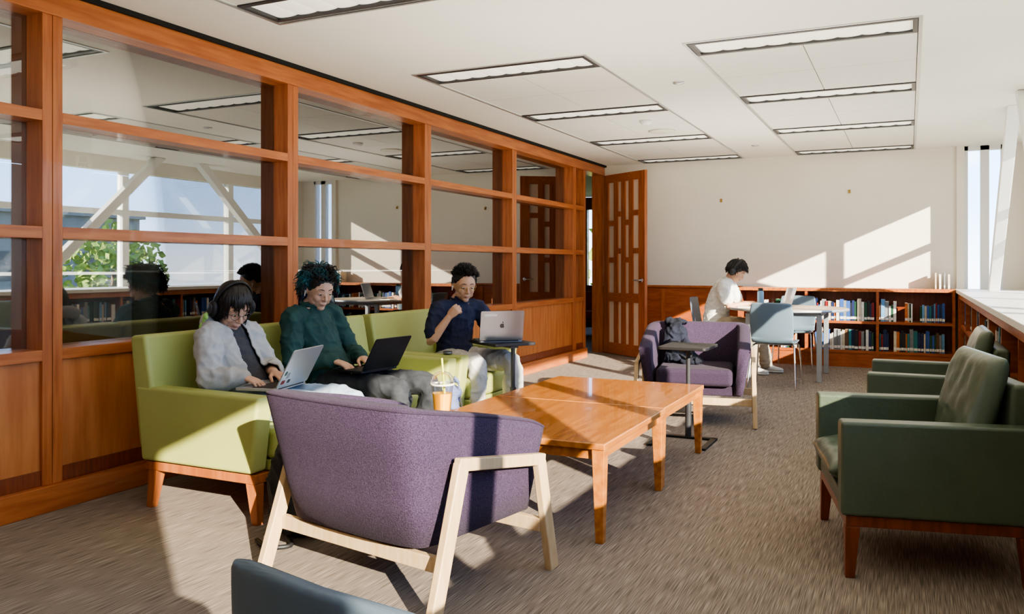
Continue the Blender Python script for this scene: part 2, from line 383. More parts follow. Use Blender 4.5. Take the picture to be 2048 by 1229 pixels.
# door
mb = MB(); mb.box(-4.0,-3.84,10.955,11.0,0,2.46); struct(mb.build('trim_2', 'wood_v'))
d1 = struct(bpy.data.objects.new('door_1', None)); C.objects.link(d1); d1.location = (-3.80,10.93,0); d1.rotation_euler = (0,0,R(-35))
DW = .90; DH = 2.45
for x0, x1 in ((0,.11),(DW-.13,DW)): bx('stile', 'wood_v', (x0,x1,-.022,.022,.01,DH), d1, bevel=.002)
for z0, z1 in ((.01,.16),(.72,.84),(2.34,DH)): bx('rail', 'wood_h', (.11,DW-.13,-.022,.022,z0,z1), d1)
nx = 4; ww = (DW-.24)/nx
for k in range(1, nx): bx('slat', 'wood_v', (.11+k*ww-.045,.11+k*ww+.045,-.02,.02,.16,2.34), d1)
for k in range(nx):
    for z0 in (1.25,1.75): bx('spacer_block', 'wood_v', (.11+k*ww+.045*(k>0),.11+(k+1)*ww-.045*(k<nx-1),-.02,.02,z0+(.12 if k%2 else 0),z0+.07+(.12 if k%2 else 0)), d1)
bx('glass_pane', 'doorglass', (.11,DW-.13,-.004,.004,.16,2.34), d1)
for s in (-1,1):
    mb = MB(); mb.lathe([(.001,-.004),(.028,-.004),(.028,.004),(.001,.004)], 16)
    bmesh.ops.rotate(mb.bm, verts=mb.bm.verts, cent=(0,0,0), matrix=Matrix.Rotation(R(90),3,'X')); bmesh.ops.translate(mb.bm, verts=mb.bm.verts, vec=(DW-.06,s*.026,1.02))
    mb.tube([(DW-.06,s*.026,1.02),(DW-.06,s*.065,1.02),(DW-.08,s*.07,1.02),(DW-.17,s*.07,1.02)], .009, 8)
    mb.build('door_handle', 'chrome', d1, smooth=True)
for c in d1.children: c['kind'] = 'structure'
# wainscot on back wall
mb = MB(); mb.box(-3.84,-1.94,BW-.03,BW,0,.93)
wc = struct(mb.build('trim_3', 'wood_red'))
for x in (-3.84,-3.02,-2.2): struct(bx('wainscot_stile', 'wood_v', (x,x+.06,BW-.04,BW-.03,.1,.9), wc))
struct(bx('wainscot_cap', 'wood_h', (-3.84,-1.94,BW-.06,BW,.92,.945), wc)); struct(bx('baseboard_back', 'wood_red', (-3.84,-1.94,BW-.045,BW-.03,0,.1)))
# hooks
for px, z, lb in ((-2.22,2.06,'tiny brass picture hook on the white back wall, left one'),(-.66,2.12,'tiny brass picture hook on the white back wall, right one above the sunlight')):
    t = thing('picture_hook', lb, 'hook', (px,BW,z)); MB().box(-.014,.014,-.012,0,-.02,.025).build('plate', 'brass', t, bevel=.003); MB().tube([(0,-.012,.01),(0,-.03,0),(0,-.03,-.015)], .006, 8).build('peg', 'brass', t, smooth=True)

# neighbouring room
struct(bx('wall_far_left', 'wall', (-11.15,-11,-3,16,0,CE)))
mb = MB(); mb.box(-11,-3.86,16,16.15,0,.8); mb.box(-11,-3.86,16,16.15,2.35,CE); mb.box(-11,-9.6,16,16.15,.8,2.35); mb.box(-4.7,-3.86,16,16.15,.8,2.35)
struct(mb.build('wall_far_back', 'wood_dark'))
struct(bx('wall_corridor', 'wood_dark', (-4.0,-3.86,11,16,0,CE)))
w3 = struct(bpy.data.objects.new('window_3', None)); C.objects.link(w3)
for x in (-9.6,-8.4,-7.2,-6.0,-4.72): struct(bx('mullion', 'wood_dark', (x-.05,x+.05,16,16.12,.8,2.35), w3))
struct(bx('glass_pane', 'wglass', (-9.6,-4.7,16.05,16.056,.8,2.35), w3))
for x, y, r, lb in ((-6.2,4.62,.125,'slim round cream column behind the nearest large glass pane'),(-5.7,10.5,.30,'thick round cream column seen through the far glass panes'),(-8.8,7.6,.2,'round cream column deep in the neighbouring room')):
    t = thing('column', lb, 'column', (x,y,0)); o = MB().lathe([(r,0),(r,CE)], 48).build('shaft', 'column', t, bevel=.002)
for i, (x, y) in enumerate(((-6.4,3.5),(-6.4,5.6),(-6.4,7.7),(-6.4,9.8),(-8.9,5.6),(-8.9,9.8))):
    ceil_light(x, x+1.3, y, f'strip light in the neighbouring room behind the glass, {ordw(i)} counted away from the camera', z=CE-.03)
t = thing('fire_alarm', 'small white fire alarm strobe with FIRE lettering beside the slim column', 'fire alarm', (-6.07,4.60,2.05), 50)
bx('housing', 'white', (-.06,.06,-.04,0,-.04,.06), t, bevel=.006); bx('strobe', 'alu', (-.03,.03,-.055,-.04,.005,.045), t, bevel=.004)
def text(s, size, loc, rot, m, parent, name='lettering', ext=.0008):
    cu = bpy.data.curves.new(name, 'FONT'); cu.body = s; cu.size = size; cu.align_x = 'CENTER'; cu.align_y = 'CENTER'; cu.extrude = ext
    o = bpy.data.objects.new('tmp', cu); C.objects.link(o)
    dg = bpy.context.evaluated_depsgraph_get(); me = bpy.data.meshes.new_from_object(o.evaluated_get(dg)); bpy.data.objects.remove(o)
    me.materials.clear(); me.materials.append(M[m]); o = bpy.data.objects.new(name, me); C.objects.link(o); o.parent = parent; o.location = loc; o.rotation_euler = rot
    return o
text('FIRE', .04, (0,-.0415,-.02), (R(90),0,0), 'darkgrey', t)

# outside
struct(bx('ground', 'ground', (-60,120,-80,120,-4.2,-4)))
def building(lb, x0, x1, y0, y1, h, m):
    t = thing('building', lb, 'building', ((x0+x1)/2,(y0+y1)/2,-4)); a = (x1-x0)/2; b_ = (y1-y0)/2
    bx('walls', m, (-a,a,-b_,b_,0,h), t); bx('roof', 'bld2', (-a-.3,a+.3,-b_-.3,b_+.3,h,h+.4), t)
    ny = int(2*b_/3)
    for k in range(ny):
        for zz in range(int(h//3.2)): bx('window', 'winb', (-a-.05,-a,-b_+1+k*3,-b_+2.6+k*3,1+zz*3.2,2.9+zz*3.2), t)
building('brown brick building outside the windows', 40, 50, 6, 18, 7.6, 'bld')
building('grey flat roofed building outside the windows further along', 44, 54, 26, 44, 8.6, 'bld2')
building('low brown building outside the windows near the camera end', 42, 50, -22, -4, 6.6, 'bld')
def tree(lb, x, y, z, h, r):
    t = thing('tree', lb, 'tree', (x,y,z)); MB().tube([(0,0,0),(.1,0,h*.5),(0,.1,h*.8)], [r*.12,r*.09,r*.04], 8).build('trunk', 'bark', t, smooth=True)
    mb = MB(); rnd = random.Random(int(x*7+y))
    for k in range(1100):
        d = V((rnd.gauss(0,1),rnd.gauss(0,1),rnd.gauss(0,1))).normalized()*r*rnd.uniform(.5,1); c = V((0,0,h*.75))+V((d.x,d.y,d.z*1.1))
        a = V((rnd.gauss(0,1),rnd.gauss(0,1),rnd.gauss(0,1))).normalized(); b_ = a.cross(V((rnd.gauss(0,1),rnd.gauss(0,1),rnd.gauss(0,1)))).normalized(); s_ = r*.09
        mb.f([mb.v(c-a*s_), mb.v(c+b_*s_*.6), mb.v(c+a*s_), mb.v(c-b_*s_*.6)])
    mb.build('crown', 'leaf', t)
tree('green tree outside the windows in front of the brick building', 18, 12, -4, 5.6, 1.7)
tree('green tree outside the windows at the camera end', 17, 6, -4, 5.2, 1.6)
tree('bushy tree outside the windows beyond the grey building corner', 22, 24, -4, 6.2, 2.2)
tree('leafy tree outside the far window of the neighbouring room', -5.6, 21, -4, 6.6, 2.2)
tree('second leafy tree outside the far window of the neighbouring room', -10.6, 22, -4, 6.2, 2.2)

# ------------------------------------------------------------ bookcases
bc = thing('bookcase', 'red cherry bookcase with two shelves along the back wall', 'bookcase', (-.72,10.82,0))
def rel(o, root): o.parent = root; o.matrix_parent_inverse = Matrix.Translation(-root.location); return o
xs = [-1.93,-1.13,-.334,.46]
for x in xs: rel(bx('divider', 'wood_red', (x-.015,x+.015,10.66,10.97,.0,.90)), bc)
rel(bx('top', 'wood_h', (-1.945,.475,10.65,10.995,.90,.94), None, bevel=.003), bc)
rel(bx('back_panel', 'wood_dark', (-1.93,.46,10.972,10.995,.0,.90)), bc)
rel(bx('plinth', 'wood_red', (-1.93,.46,10.67,10.69,0,.17)), bc)
for a, b_ in zip(xs, xs[1:]):
    for z in (.17,.52): rel(bx('shelf', 'wood_red', (a+.015,b_-.015,10.66,10.972,z,z+.03)), bc)
rc = thing('bookcase', 'red cherry bookcase running under the window ledge on the right', 'bookcase', (.68,7.3,0))
yr = [4.2,5.1,6.0,6.9,7.8,8.7,9.6,10.5]
for y in yr: rel(bx('divider', 'wood_red', (.52,.84,y-.015,y+.015,0,.895)), rc)
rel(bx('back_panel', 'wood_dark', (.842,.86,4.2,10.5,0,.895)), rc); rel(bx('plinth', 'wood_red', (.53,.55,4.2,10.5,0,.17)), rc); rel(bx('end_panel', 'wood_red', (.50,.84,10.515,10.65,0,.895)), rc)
rel(bx('front_rail', 'wood_h', (.505,.52,4.2,10.5,.84,.899)), rc)
for a, b_ in zip(yr, yr[1:]):
    for z in (.17,.52): rel(bx('shelf', 'wood_red', (.52,.842,a+.015,b_-.015,z,z+.03)), rc)
cols = [('navy',(.012,.022,.08)),('dark red',(.20,.015,.015)),('dark green',(.015,.07,.035)),('black',(.015,.015,.018)),('cream',(.55,.48,.36)),('light blue',(.12,.28,.48)),('brown',(.12,.06,.03)),('white',(.72,.70,.66)),('orange',(.50,.14,.03)),('grey',(.20,.21,.22)),('blue',(.03,.09,.32)),('teal',(.02,.16,.18))]
for cn, c in cols: M['bk_'+cn] = mat('book_cover_'+cn.replace(' ','_'), c, .5, col2=tuple(min(1,q*1.25) for q in c), ns=20)
protos = {}
def book_mesh(ci, si):
    if (ci, si) in protos: return protos[(ci, si)]
    h, w, dp = [(.20,.022,.14),(.235,.030,.16),(.255,.040,.17),(.22,.015,.15)][si]
    mb = MB(); mb.mi = 0
    mb.box(-w/2,w/2,0,.004,0,h); mb.box(-w/2,-w/2+.002,.004,dp,0,h); mb.box(w/2-.002,w/2,.004,dp,0,h)
    mb.mi = 1; mb.box(-w/2+.002,w/2-.002,.004,dp-.004,.003,h-.003)
    mb.mi = 2; mb.box(-w/2+.001,w/2-.001,-.0008,0,.02,.05)
    o = mb.build('book', ['bk_'+cols[ci][0],'paper','paper']); me = o.data; bpy.data.objects.remove(o)
    protos[(ci, si)] = (me, w, h); return protos[(ci, si)]
szn = ['slim','medium','tall thick','thin']
wts = [4,2,3,3,3,3,2,4,1,3,4,2]
def row(p0, p1, z, place, rot, where, fill=.95):
    x = p0; i = 0; rnd = random.Random(int(p0*100+z*37))
    while x < p1-.045:
        if rnd.random() > fill: x += rnd.uniform(.03,.09); continue
        ci = rnd.choices(range(12), wts)[0]; si = rnd.choices(range(4), [4,4,2,3])[0]
        me, w, h = book_mesh(ci, si)
        o = bpy.data.objects.new('book', me); C.objects.link(o); sc_ = rnd.uniform(.92,1.06)
        o.scale = (1,1,sc_); o.location = place(x+w/2, rnd.uniform(0,.02), z); o.rotation_euler = (0,0,rot)
        tag(o, f'{szn[si]} {cols[ci][0]} book, {ordw(i)} on {where}', 'book', 'books on the '+where.split(',')[0]+' of the '+('back' if 'back' in where else 'right')+' bookcase'); x += w+rnd.uniform(.001,.003); i += 1
bays = ['left bay of back bookcase','middle bay of back bookcase','right bay of back bookcase']
for (a, b_), nm in zip(list(zip(xs, xs[1:]))[1:], bays[1:]):
    for z, zn in ((.20,'lower shelf'),(.55,'upper shelf')):
        row(a+.02, b_-.02 if nm[0]=='m' else b_-.06, z+.0005, lambda q, dd, z: (q,10.69+dd,z), 0, f'{zn}, {nm}')
row(xs[0]+.5, xs[1]-.02, .2005, lambda q, dd, z: (q,10.69+dd,z), 0, 'lower shelf, left bay of back bookcase')
row(xs[0]+.3, xs[1]-.02, .5505, lambda q, dd, z: (q,10.69+dd,z), 0, 'upper shelf, left bay of back bookcase')
for k, (a, b_) in enumerate(list(zip(yr, yr[1:]))[2:]):
    for z, zn in ((.20,'lower shelf'),(.55,'upper shelf')):
        if k < 2 and z < .3: continue
        row(a+.02, b_-.02, z+.0005, lambda q, dd, z: (.55+dd,q,z), R(-90), f'{zn}, {ordw(4-k)} bay from corner of right bookcase', .88)
for i in range(4):
    me, w, h = book_mesh([4,7,9,4][i], [3,0,3,0][i]); o = bpy.data.objects.new('book', me); C.objects.link(o); o.location = (.28+i*.045,10.78,.9405); o.scale = (1,1,.85)
    tag(o, f'small pale book standing on top of the corner of the bookcase, {ordw(i)} of four', 'book', 'books on the bookcase top')

# ------------------------------------------------------------ seating
def lime_sofa(label, loc, W, n):
    t = thing('sofa' if n > 1 else 'armchair', label, 'sofa' if n > 1 else 'armchair', loc, 0)
    h = W/2
    for s in (-1,1):
        y0, y1 = (s*h, s*(h-.11)); y0, y1 = min(y0,y1), max(y0,y1)
        mb = MB(); mb.hexa([(-.38,y0,.24),(.34,y0,.24),(.34,y1,.24),(-.38,y1,.24)], [(-.42,y0,.61),(.385,y0,.60),(.385,y1,.60),(-.42,y1,.61)])
        mb.build('arm', 'lime', t, bevel=.018, seg=3)
    w = (W-.01)/n
    for k in range(n):
        a = -h+.005+k*w; b_ = a+w-.006
        MB().hexa([(-.40,a,.30),(-.25,a,.30),(-.25,b_,.30),(-.40,b_,.30)], [(-.47,a,.86),(-.36,a,.87),(-.36,b_,.87),(-.47,b_,.86)]).build('backrest', 'lime', t, bevel=.022, seg=3)
    w = (W-.24)/n
    for k in range(n):
        a = -h+.12+k*w; b_ = a+w-.006
        bx('seat_cushion', 'lime', (-.30,.39,a,b_,.29,.435), t, bevel=.03, seg=3)
        bx('seat_band', 'lime', (-.30,.38,a,b_,.235,.288), t, bevel=.008)
    mb = MB(); mb.box(-.37,.35,-h+.02,h-.02,.19,.234); mb.build('base_frame', 'wood_sofa', t, bevel=.004)
    for sx in (-1,1):
        for s in (-1,1): leg(t, 'wood_sofa', (sx*.32,s*(h-.05),.19), (sx*.345,s*(h-.04),0), .06, .038)
    return t
lime_sofa('long lime green vinyl sofa against the partition with two people on it', (-3.10,3.895,0), 1.88, 3)
lime_sofa('lime green vinyl armchair beyond the sofa, with a person in navy on it', (-3.10,5.34,0), .88, 1)

def tub_chair(label, loc, rz, fab='purple', cus='purple_c', wood='beech', group=None):
    t = thing('tub_chair', label, 'armchair', loc, rz, group)
    w = .400
    half = [(.34,-w,0),(.16,-w,0),(-.02,-w,0),(-.19,-w,0),(-.30,-w*.97,0),(-.355,-w*.84,0),(-.374,-w*.45,0),(-.378,0,0)]
    path = half + [(x,-y,0) for x,y,_ in half[-2::-1]]
    P, _ = cr(path, [0]*len(path), 5)
    rings = []; sp = []
    for i, q in enumerate(P):
        tg = (P[min(i+1,len(P)-1)]-P[max(i-1,0)]).normalized(); nrm = V((tg.y,-tg.x,0))
        if nrm.dot(V((q.x-.05,q.y,0))) < 0: nrm = -nrm
        u = max(0,min(1,(.34-q.x)/.70)); zt = .595+.145*u; zb = .235
        if i < 4 or i > len(P)-5: zt -= .012*(1-min(i,len(P)-1-i)/4)**2*1.5
        ob = V((q.x*.89,q.y*.90,0)); th = .085
        rec = .065*max(0,min(1,(.0-q.x)/.37))
        o_t = q+nrm*.014+V((-rec,0,0)); q2 = q+V((-rec,0,0))
        def at(pos, z): return (pos.x,pos.y,z)
        rings.append([at(ob,zb), at(ob.lerp(o_t,.33),zb+(zt-zb)*.3), at(ob.lerp(o_t,.68),zb+(zt-zb)*.65), at(o_t,zt-.018), at(o_t-nrm*.005,zt-.005), at(o_t-nrm*.016,zt), at(q2-nrm*(th-.025),zt),
                      at(q2-nrm*(th-.008),zt-.012), at(q-nrm*th,zb+(zt-zb)*.5), at(ob-nrm*(th*.8),zb)])
        sp.append((o_t.x-nrm.x*.003,o_t.y-nrm.y*.003,zt-.010))
    MB().loft(rings).build('shell', fab, t, smooth=True)
    MB().tube(sp, .0055, 6).build('piping', cus, t, smooth=True)
    mb = MB(); pl = [(q.x*.86,q.y*.87) for q in P]; mb.prism(pl, .225, .30); mb.build('seat_pan', cus, t, bevel=.01)
    mb = MB(); mb.box(-.26,.36,-.285,.285,.30,.43); mb.build('seat_cushion', cus, t, bevel=.035, seg=4)
    for s in (-1,1):
        MB().bar((.275,s*.436,.445),(.35,s*.448,0),.034,.055,(1,0,0)).build('leg', wood, t, bevel=.006)
        MB().bar((-.20,s*.436,.525),(-.37,s*.448,0),.034,.058,(1,0,0)).build('leg', wood, t, bevel=.006)
        MB().bar((-.225,s*.436,.525),(.30,s*.436,.448),.034,.046).build('arm_rail', wood, t, bevel=.006)
    for x in (-.28,.30):
        MB().bar((x,-.43,.185),(x,.43,.185),.03,.055).build('cross_rail', wood, t, bevel=.004)
    return t
tub_chair('purple woven tub chair with pale wood legs seen from behind in the foreground', (-1.80,2.82,0), 79)
tub_chair('purple tub chair facing the camera with a navy jacket on it', (-1.53,6.60,0), -80)
tub_chair('red orange tub chair behind the nearest glass pane', (-5.9,4.35,0), 100, 'redfab', 'redfab', 'wood_dark')
tub_chair('red orange tub chair deeper in the neighbouring room', (-6.6,6.6,0), 60, 'redfab', 'redfab', 'wood_dark')
tub_chair('red orange chair glimpsed through the doorway', (-5.0,13.6,0), -60, 'redfab', 'redfab', 'wood_dark')

def leather_chair(label, loc, rz):
    t = thing('leather_armchair', label, 'armchair', loc, rz)
    for s in (-1,1):
        y0, y1 = sorted((s*.41, s*.31))
        bx('arm', 'leather', (-.35,.35,y0,y1,.245,.61), t, bevel=.014, seg=3)
    mb = MB(); mb.hexa([(-.35,-.305,.25),(-.25,-.305,.25),(-.25,.305,.25),(-.35,.305,.25)], [(-.36,-.305,.76),(-.28,-.305,.76),(-.28,.305,.76),(-.36,.305,.76)]); mb.build('backrest', 'leather', t, bevel=.02, seg=3)
    bx('seat_base', 'leather', (-.25,.34,-.305,.305,.25,.31), t, bevel=.01)
    def cushion(name, f, a, b_, th):
        mb = MB(); n = 20; top = []; bot = []
        for i in range(n+1):
            rt = []; rb = []
            for j in range(n+1):
                u = -1+2*i/n; w = -1+2*j/n
                k = max(0,(1-abs(u)**6)*(1-abs(w)**6))**.42
                wr = .010*noise.noise(V((u*2.2,w*5,a*9)))+.007*noise.noise(V((u*6,w*3,4)))
                rt.append(f(u*a, w*b_, th*k*(.85+.15*math.cos(u*2))+wr*k)); rb.append(f(u*a, w*b_, -th*k*.7))
            top.append(rt); bot.append(rb)
        vt = [[mb.v(q) for q in r_] for r_ in top]; vb = [[mb.v(q) for q in r_] for r_ in bot]
        for i in range(n):
            for j in range(n):
                mb.f([vt[i][j],vt[i+1][j],vt[i+1][j+1],vt[i][j+1]]); mb.f([vb[i][j],vb[i][j+1],vb[i+1][j+1],vb[i+1][j]])
        bmesh.ops.remove_doubles(mb.bm, verts=mb.bm.verts, dist=.0008)
        return mb.build(name, 'leather_c', t, smooth=True, sub=1)
    cushion('seat_cushion', lambda u,w,h_: (.075+u, w, .385+h_), .315, .295, .070)
    ca, sa = math.cos(R(14)), math.sin(R(14))
    cushion('back_cushion', lambda u,w,h_: (-.215 - u*sa + h_*ca, w, .645 + u*ca + h_*sa), .225, .292, .062)
    mb = MB(); mb.box(-.33,.33,-.39,.39,.20,.243); mb.build('base_frame', 'wood_dark', t, bevel=.003)
    for sx in (-1,1):
        for s in (-1,1): leg(t, 'wood_dark', (sx*.305,s*.365,.20), (sx*.315,s*.375,0), .055, .035)
    return t
leather_chair('dark green leather armchair nearest the camera on the right', (.02,3.93,0), 192)
leather_chair('dark green leather armchair behind the nearest one, by the right bookcase', (.135,5.49,0), 180)

def plastic_chair(label, loc, rz, m='bluepl'):
    t = thing('stacking_chair', label, 'chair', loc, rz)
    prof = [(.22,.425),(.19,.445),(.05,.44),(-.10,.435),(-.17,.455),(-.205,.52),(-.225,.62),(-.245,.74),(-.26,.85)]
    wd = [.17,.205,.215,.21,.20,.205,.212,.21,.19]
    P, W = cr([(x,0,z) for x,z in prof], wd, 4)
    rings = []
    for i, q in enumerate(P):
        tg = (P[min(i+1,len(P)-1)]-P[max(i-1,0)]).normalized(); nr = V((tg.z,0,-tg.x))*.006
        up = []; dn = []
        for j in range(13):
            w = -1+2*j/12; cv = abs(w)**2.2*.022
            off = V((cv if i > 18 else 0, w*W[i][0], cv*.6 if i <= 18 else 0))
            up.append(q+nr+off); dn.append(q-nr+off)
        rings.append(up+dn[::-1])
    MB().loft(rings).build('shell', m, t, smooth=True, sub=1)
    for s in (-1,1):
        MB().tube([(.10,s*.17,.425),(.15,s*.19,.42),(.19,s*.205,.36),(.23,s*.23,.008)], .009, 8, n=3).build('leg', 'chrome', t, smooth=True)
        MB().tube([(-.05,s*.17,.425),(-.10,s*.19,.42),(-.14,s*.205,.36),(-.24,s*.23,.008)], .009, 8, n=3).build('leg', 'chrome', t, smooth=True)
    MB().tube([(.10,-.17,.425),(.10,.17,.425)], .008, 8).build('stretcher', 'chrome', t, smooth=True)
    MB().tube([(-.05,-.17,.425),(-.05,.17,.425)], .008, 8).build('stretcher', 'chrome', t, smooth=True)
    return t
plastic_chair('blue grey plastic chair with its back to the camera at the far table', (-1.21,8.66,0), 88)
plastic_chair('blue grey plastic chair on the bookcase side of the far table', (-1.22,10.32,0), -92)
plastic_chair('blue grey plastic chair under the person in white', (-2.02,9.62,0), 0)
plastic_chair('blue grey plastic chair cropped at the bottom edge in the foreground', (-.562,1.015,0), 80, 'bluepl_shaded')

# ------------------------------------------------------------ tables
def coffee(label, x0, x1, y0, y1):
    t = thing('coffee_table', label, 'coffee table', ((x0+x1)/2,(y0+y1)/2,0)); a = (x1-x0)/2; b_ = (y1-y0)/2
    bx('tabletop', 'wood_table', (-a,a,-b_,b_,.41,.44), t, bevel=.006)
    for s in (-1,1):
        bx('apron', 'wood_table', (-a+.03,a-.03,s*(b_-.035)-.01,s*(b_-.035)+.01,.365,.41), t)
        bx('apron', 'wood_table', (s*(a-.035)-.01,s*(a-.035)+.01,-b_+.045,b_-.045,.365,.41), t)
        for s2 in (-1,1): leg(t, 'wood_table', (s*(a-.034),s2*(b_-.034),.41), (s*(a-.030),s2*(b_-.030),0), .058, .036)
coffee('honey wood coffee table nearest the camera, holding the juice cup', -2.22, -1.19, 3.42, 4.42)
coffee('honey wood coffee table pushed against the far end of the other', -2.22, -1.20, 4.43, 5.40)

def rrect(a, b_, r, n=5):
    o = []
    for cx, cy, s0 in ((a-r,b_-r,0),(-a+r,b_-r,90),(-a+r,-b_+r,180),(a-r,-b_+r,270)):
        for k in range(n+1):
            an = R(s0+90*k/n); o.append((cx+r*math.cos(an), cy+r*math.sin(an)))
    return o
def side_table(label, loc, rz, h, px=.17):
    t = thing('side_table', label, 'side table', loc, rz)
    MB().prism(rrect(.20,.17,.03), h-.02, h).build('tabletop', 'black', t, bevel=.004)
    MB().lathe([(.022,.01),(.022,h*.55)], 16, (px,0,0)).build('pole', 'darkgrey', t, bevel=.002)
    MB().lathe([(.015,h*.55),(.015,h-.02)], 16, (px,0,0)).build('inner_pole', 'darkgrey', t, bevel=.002)
    bx('bracket', 'darkgrey', (px-.13,px+.02,-.03,.03,h-.035,h-.0205), t)
    MB().bar((px,-.20,.008),(px,.20,.008),.05,.016).build('base', 'black', t, bevel=.003)
    for s in (-1,1): MB().bar((px,s*.18,.008),(px-.36,s*.18,.008),.04,.016).build('foot', 'black', t, bevel=.003)
side_table('black C-shaped side table holding a grey laptop beside the coffee table', (-2.60,5.27,0), -35, .68, px=.16)
side_table('empty black C-shaped side table in front of the far purple chair', (-1.40,5.80,0), 90, .655, px=0)

ft = thing('round_table', 'round pale wood study table with grey steel legs near the back wall', 'table', (-1.20,9.55,0))
MB().prism([(.62*math.cos(R(k*7.5)),.62*math.sin(R(k*7.5))) for k in range(48)], .725, .75).build('tabletop', 'tabletop', ft, bevel=.003)
MB().loft([[((.622+dx)*math.cos(R(k*7.5)),(.622+dx)*math.sin(R(k*7.5)),z) for k in range(48)] for dx, z in ((0,.724),(.006,.73),(.006,.745),(0,.7505))], caps=False).build('edge_band', 'greysteel', ft, smooth=True)
for s in (-1,1):
    for s2 in (-1,1): leg(ft, 'greysteel', (s*.36,s2*.40,.70), (s*.36,s2*.40,0), .05, .05)
    bx('apron', 'greysteel', (s*.36-.015,s*.36+.015,-.40,.40,.68,.724), ft); bx('apron', 'greysteel', (-.36,.36,s*.40-.015,s*.40+.015,.68,.724), ft)

# ------------------------------------------------------------ laptops
def laptop(label, loc, rz, m, lean=22, logo=None, stickers=False):
    t = thing('laptop', label, 'laptop', loc, rz)
    MB().prism(rrect(.11,.155,.012), 0, .013).build('base', m, t, bevel=.002)
    MB().box(-.03,.085,-.135,.135,.013,.0138).build('keyboard', 'keys', t)
    MB().box(-.10,-.04,-.05,.05,.013,.0135).build('trackpad', m, t)
    MB().tube([(.108,-.12,.012),(.108,.12,.012)], .006, 8).build('hinge', 'black', t)
    LM = Matrix.Translation((.108,0,.014)) @ Matrix.Rotation(R(lean),4,'Y')
    sc = MB(); sc.M = LM; sc.prism([(y,z+.108) for z, y in rrect(.106,.155,.012)], 0, .006, 'x')
    so = sc.build('screen', m, t, bevel=.0015)
    d = MB(); d.M = LM; d.box(-.001,0,-.145,.145,.012,.205); d.build('display', 'screen', so)
    if logo:
        g = MB(); g.M = LM
        pts = []
        for k in range(40):
            a = 2*math.pi*k/40; r_ = .0165*(1-.16*max(0,math.sin(a))**14-.12*max(0,-math.sin(a))**20)
            y = r_*math.cos(a); z = r_*math.sin(a)*1.05
            dx = math.hypot(y-.021, z-.003)
            if dx < .010:
                q = .010/max(dx,1e-4); y = .021+(y-.021)*q; z = .003+(z-.003)*q
            pts.append((y, z+.108))
        g.prism(pts, .0062, .0068, 'x')
        g.prism([(.011*math.sin(a_)*.35+.004, .108+.0245+.007*math.cos(a_)) for a_ in [k*math.pi/6 for k in range(12)]], .0062, .0068, 'x')
        g.build('emblem', logo, so)
    if stickers:
        for (y, z, w, h, c) in ((-.120,.035,.035,.022,'bk_dark red'),(-.095,.070,.028,.034,'bk_grey'),(-.128,.085,.022,.024,'bk_dark green'),(-.065,.035,.028,.020,'bk_black')):
            g = MB(); g.M = LM; g.prism([(y+q0,z+q1) for q0,q1 in rrect(w/2,h/2,.006)], .0062, .0066, 'x'); g.build('sticker', c, so)
    return t, so

# ------------------------------------------------------------ people
HEAD_R = (.098,.077,.103)
def head_parts(mb):
    mb.ell((0,0,.018), HEAD_R, 24, 16)
    mb.ell((.024,0,-.042), (.066,.056,.074), 20, 14)
    mb.ell((.064,0,-.096), (.021,.024,.019))
    for s in (-1,1):
        mb.ell((.058,s*.035,-.030), (.028,.024,.030)); mb.ell((.028,s*.048,-.062), (.038,.013,.025))
        mb.ell((-.006,s*.080,-.008), (.019,.008,.030), 12, 8, Matrix.Rotation(R(12),3,'Y'))
        mb.tube([(.085,s*.014,.026),(.084,s*.034,.030),(.072,s*.052,.022)], [.008,.0085,.006], 8)
        mb.ell((.095,s*.010,-.034), (.009,.0075,.0065), 10, 8)
        mb.ell((.079,s*.032,.004), (.012,.014,.0115), 12, 8)
    mb.tube([(.087,0,.016),(.099,0,-.008),(.112,0,-.029),(.102,0,-.037)], [.008,.0085,.0105,.009], 10, n=2)
    mb.ell((.086,0,-.060), (.012,.022,.009), 12, 8); mb.ell((.084,0,-.071), (.011,.018,.007), 12, 8)
def hand(mb, w, fwd, up, ts, curl=22, sc=1.0, spread=5):
    w = V(w); f = V(fwd).normalized(); u = V(up); u = (u-f*u.dot(f)).normalized(); y = u.cross(f)*ts
    mb.tube([w-f*.02, w+f*.015*sc, w+f*.05*sc, w+f*.078*sc], [(.022,.019),(.027*sc,.017*sc),(.037*sc,.0155*sc),(.038*sc,.012*sc)], 14, lat=y)
    for k, (off, ln) in enumerate(((.030,.072),(.010,.080),(-.0105,.074),(-.030,.058))):
        b_ = w+f*(.078 if k in (1,2) else .073)*sc+y*off*sc
        sp = R((off/.03)*spread); d0 = (f*math.cos(sp)+y*math.sin(sp)).normalized()
        pts = [b_-d0*.012]; a = R(curl*.5 if curl < 60 else curl*.6); c = b_
        pts.append(c.copy())
        for q, fr_ in enumerate((.45,.32,.23)):
            dd = d0*math.cos(a)-u*math.sin(a); c = c+dd*ln*fr_*sc*1.05; pts.append(c.copy()); a += R(curl)
        mb.tube(pts, [.0085*sc,.0088*sc,.0082*sc,.0076*sc,.0064*sc], 10)
    b_ = w+f*.022*sc+y*.022*sc-u*.004; cc = max(0,(curl-30)/60)
    d0 = (f*.62+y*(.75-.5*cc)-u*(.15+.5*cc)).normalized(); d1 = (f*.9+y*(.3-.9*cc)-u*.25).normalized()
    mb.tube([b_, b_+d0*.036*sc, b_+d0*.036*sc+d1*.028*sc, b_+d0*.036*sc+d1*.05*sc], [.014*sc,.0115*sc,.0095*sc,.0078*sc], 10)

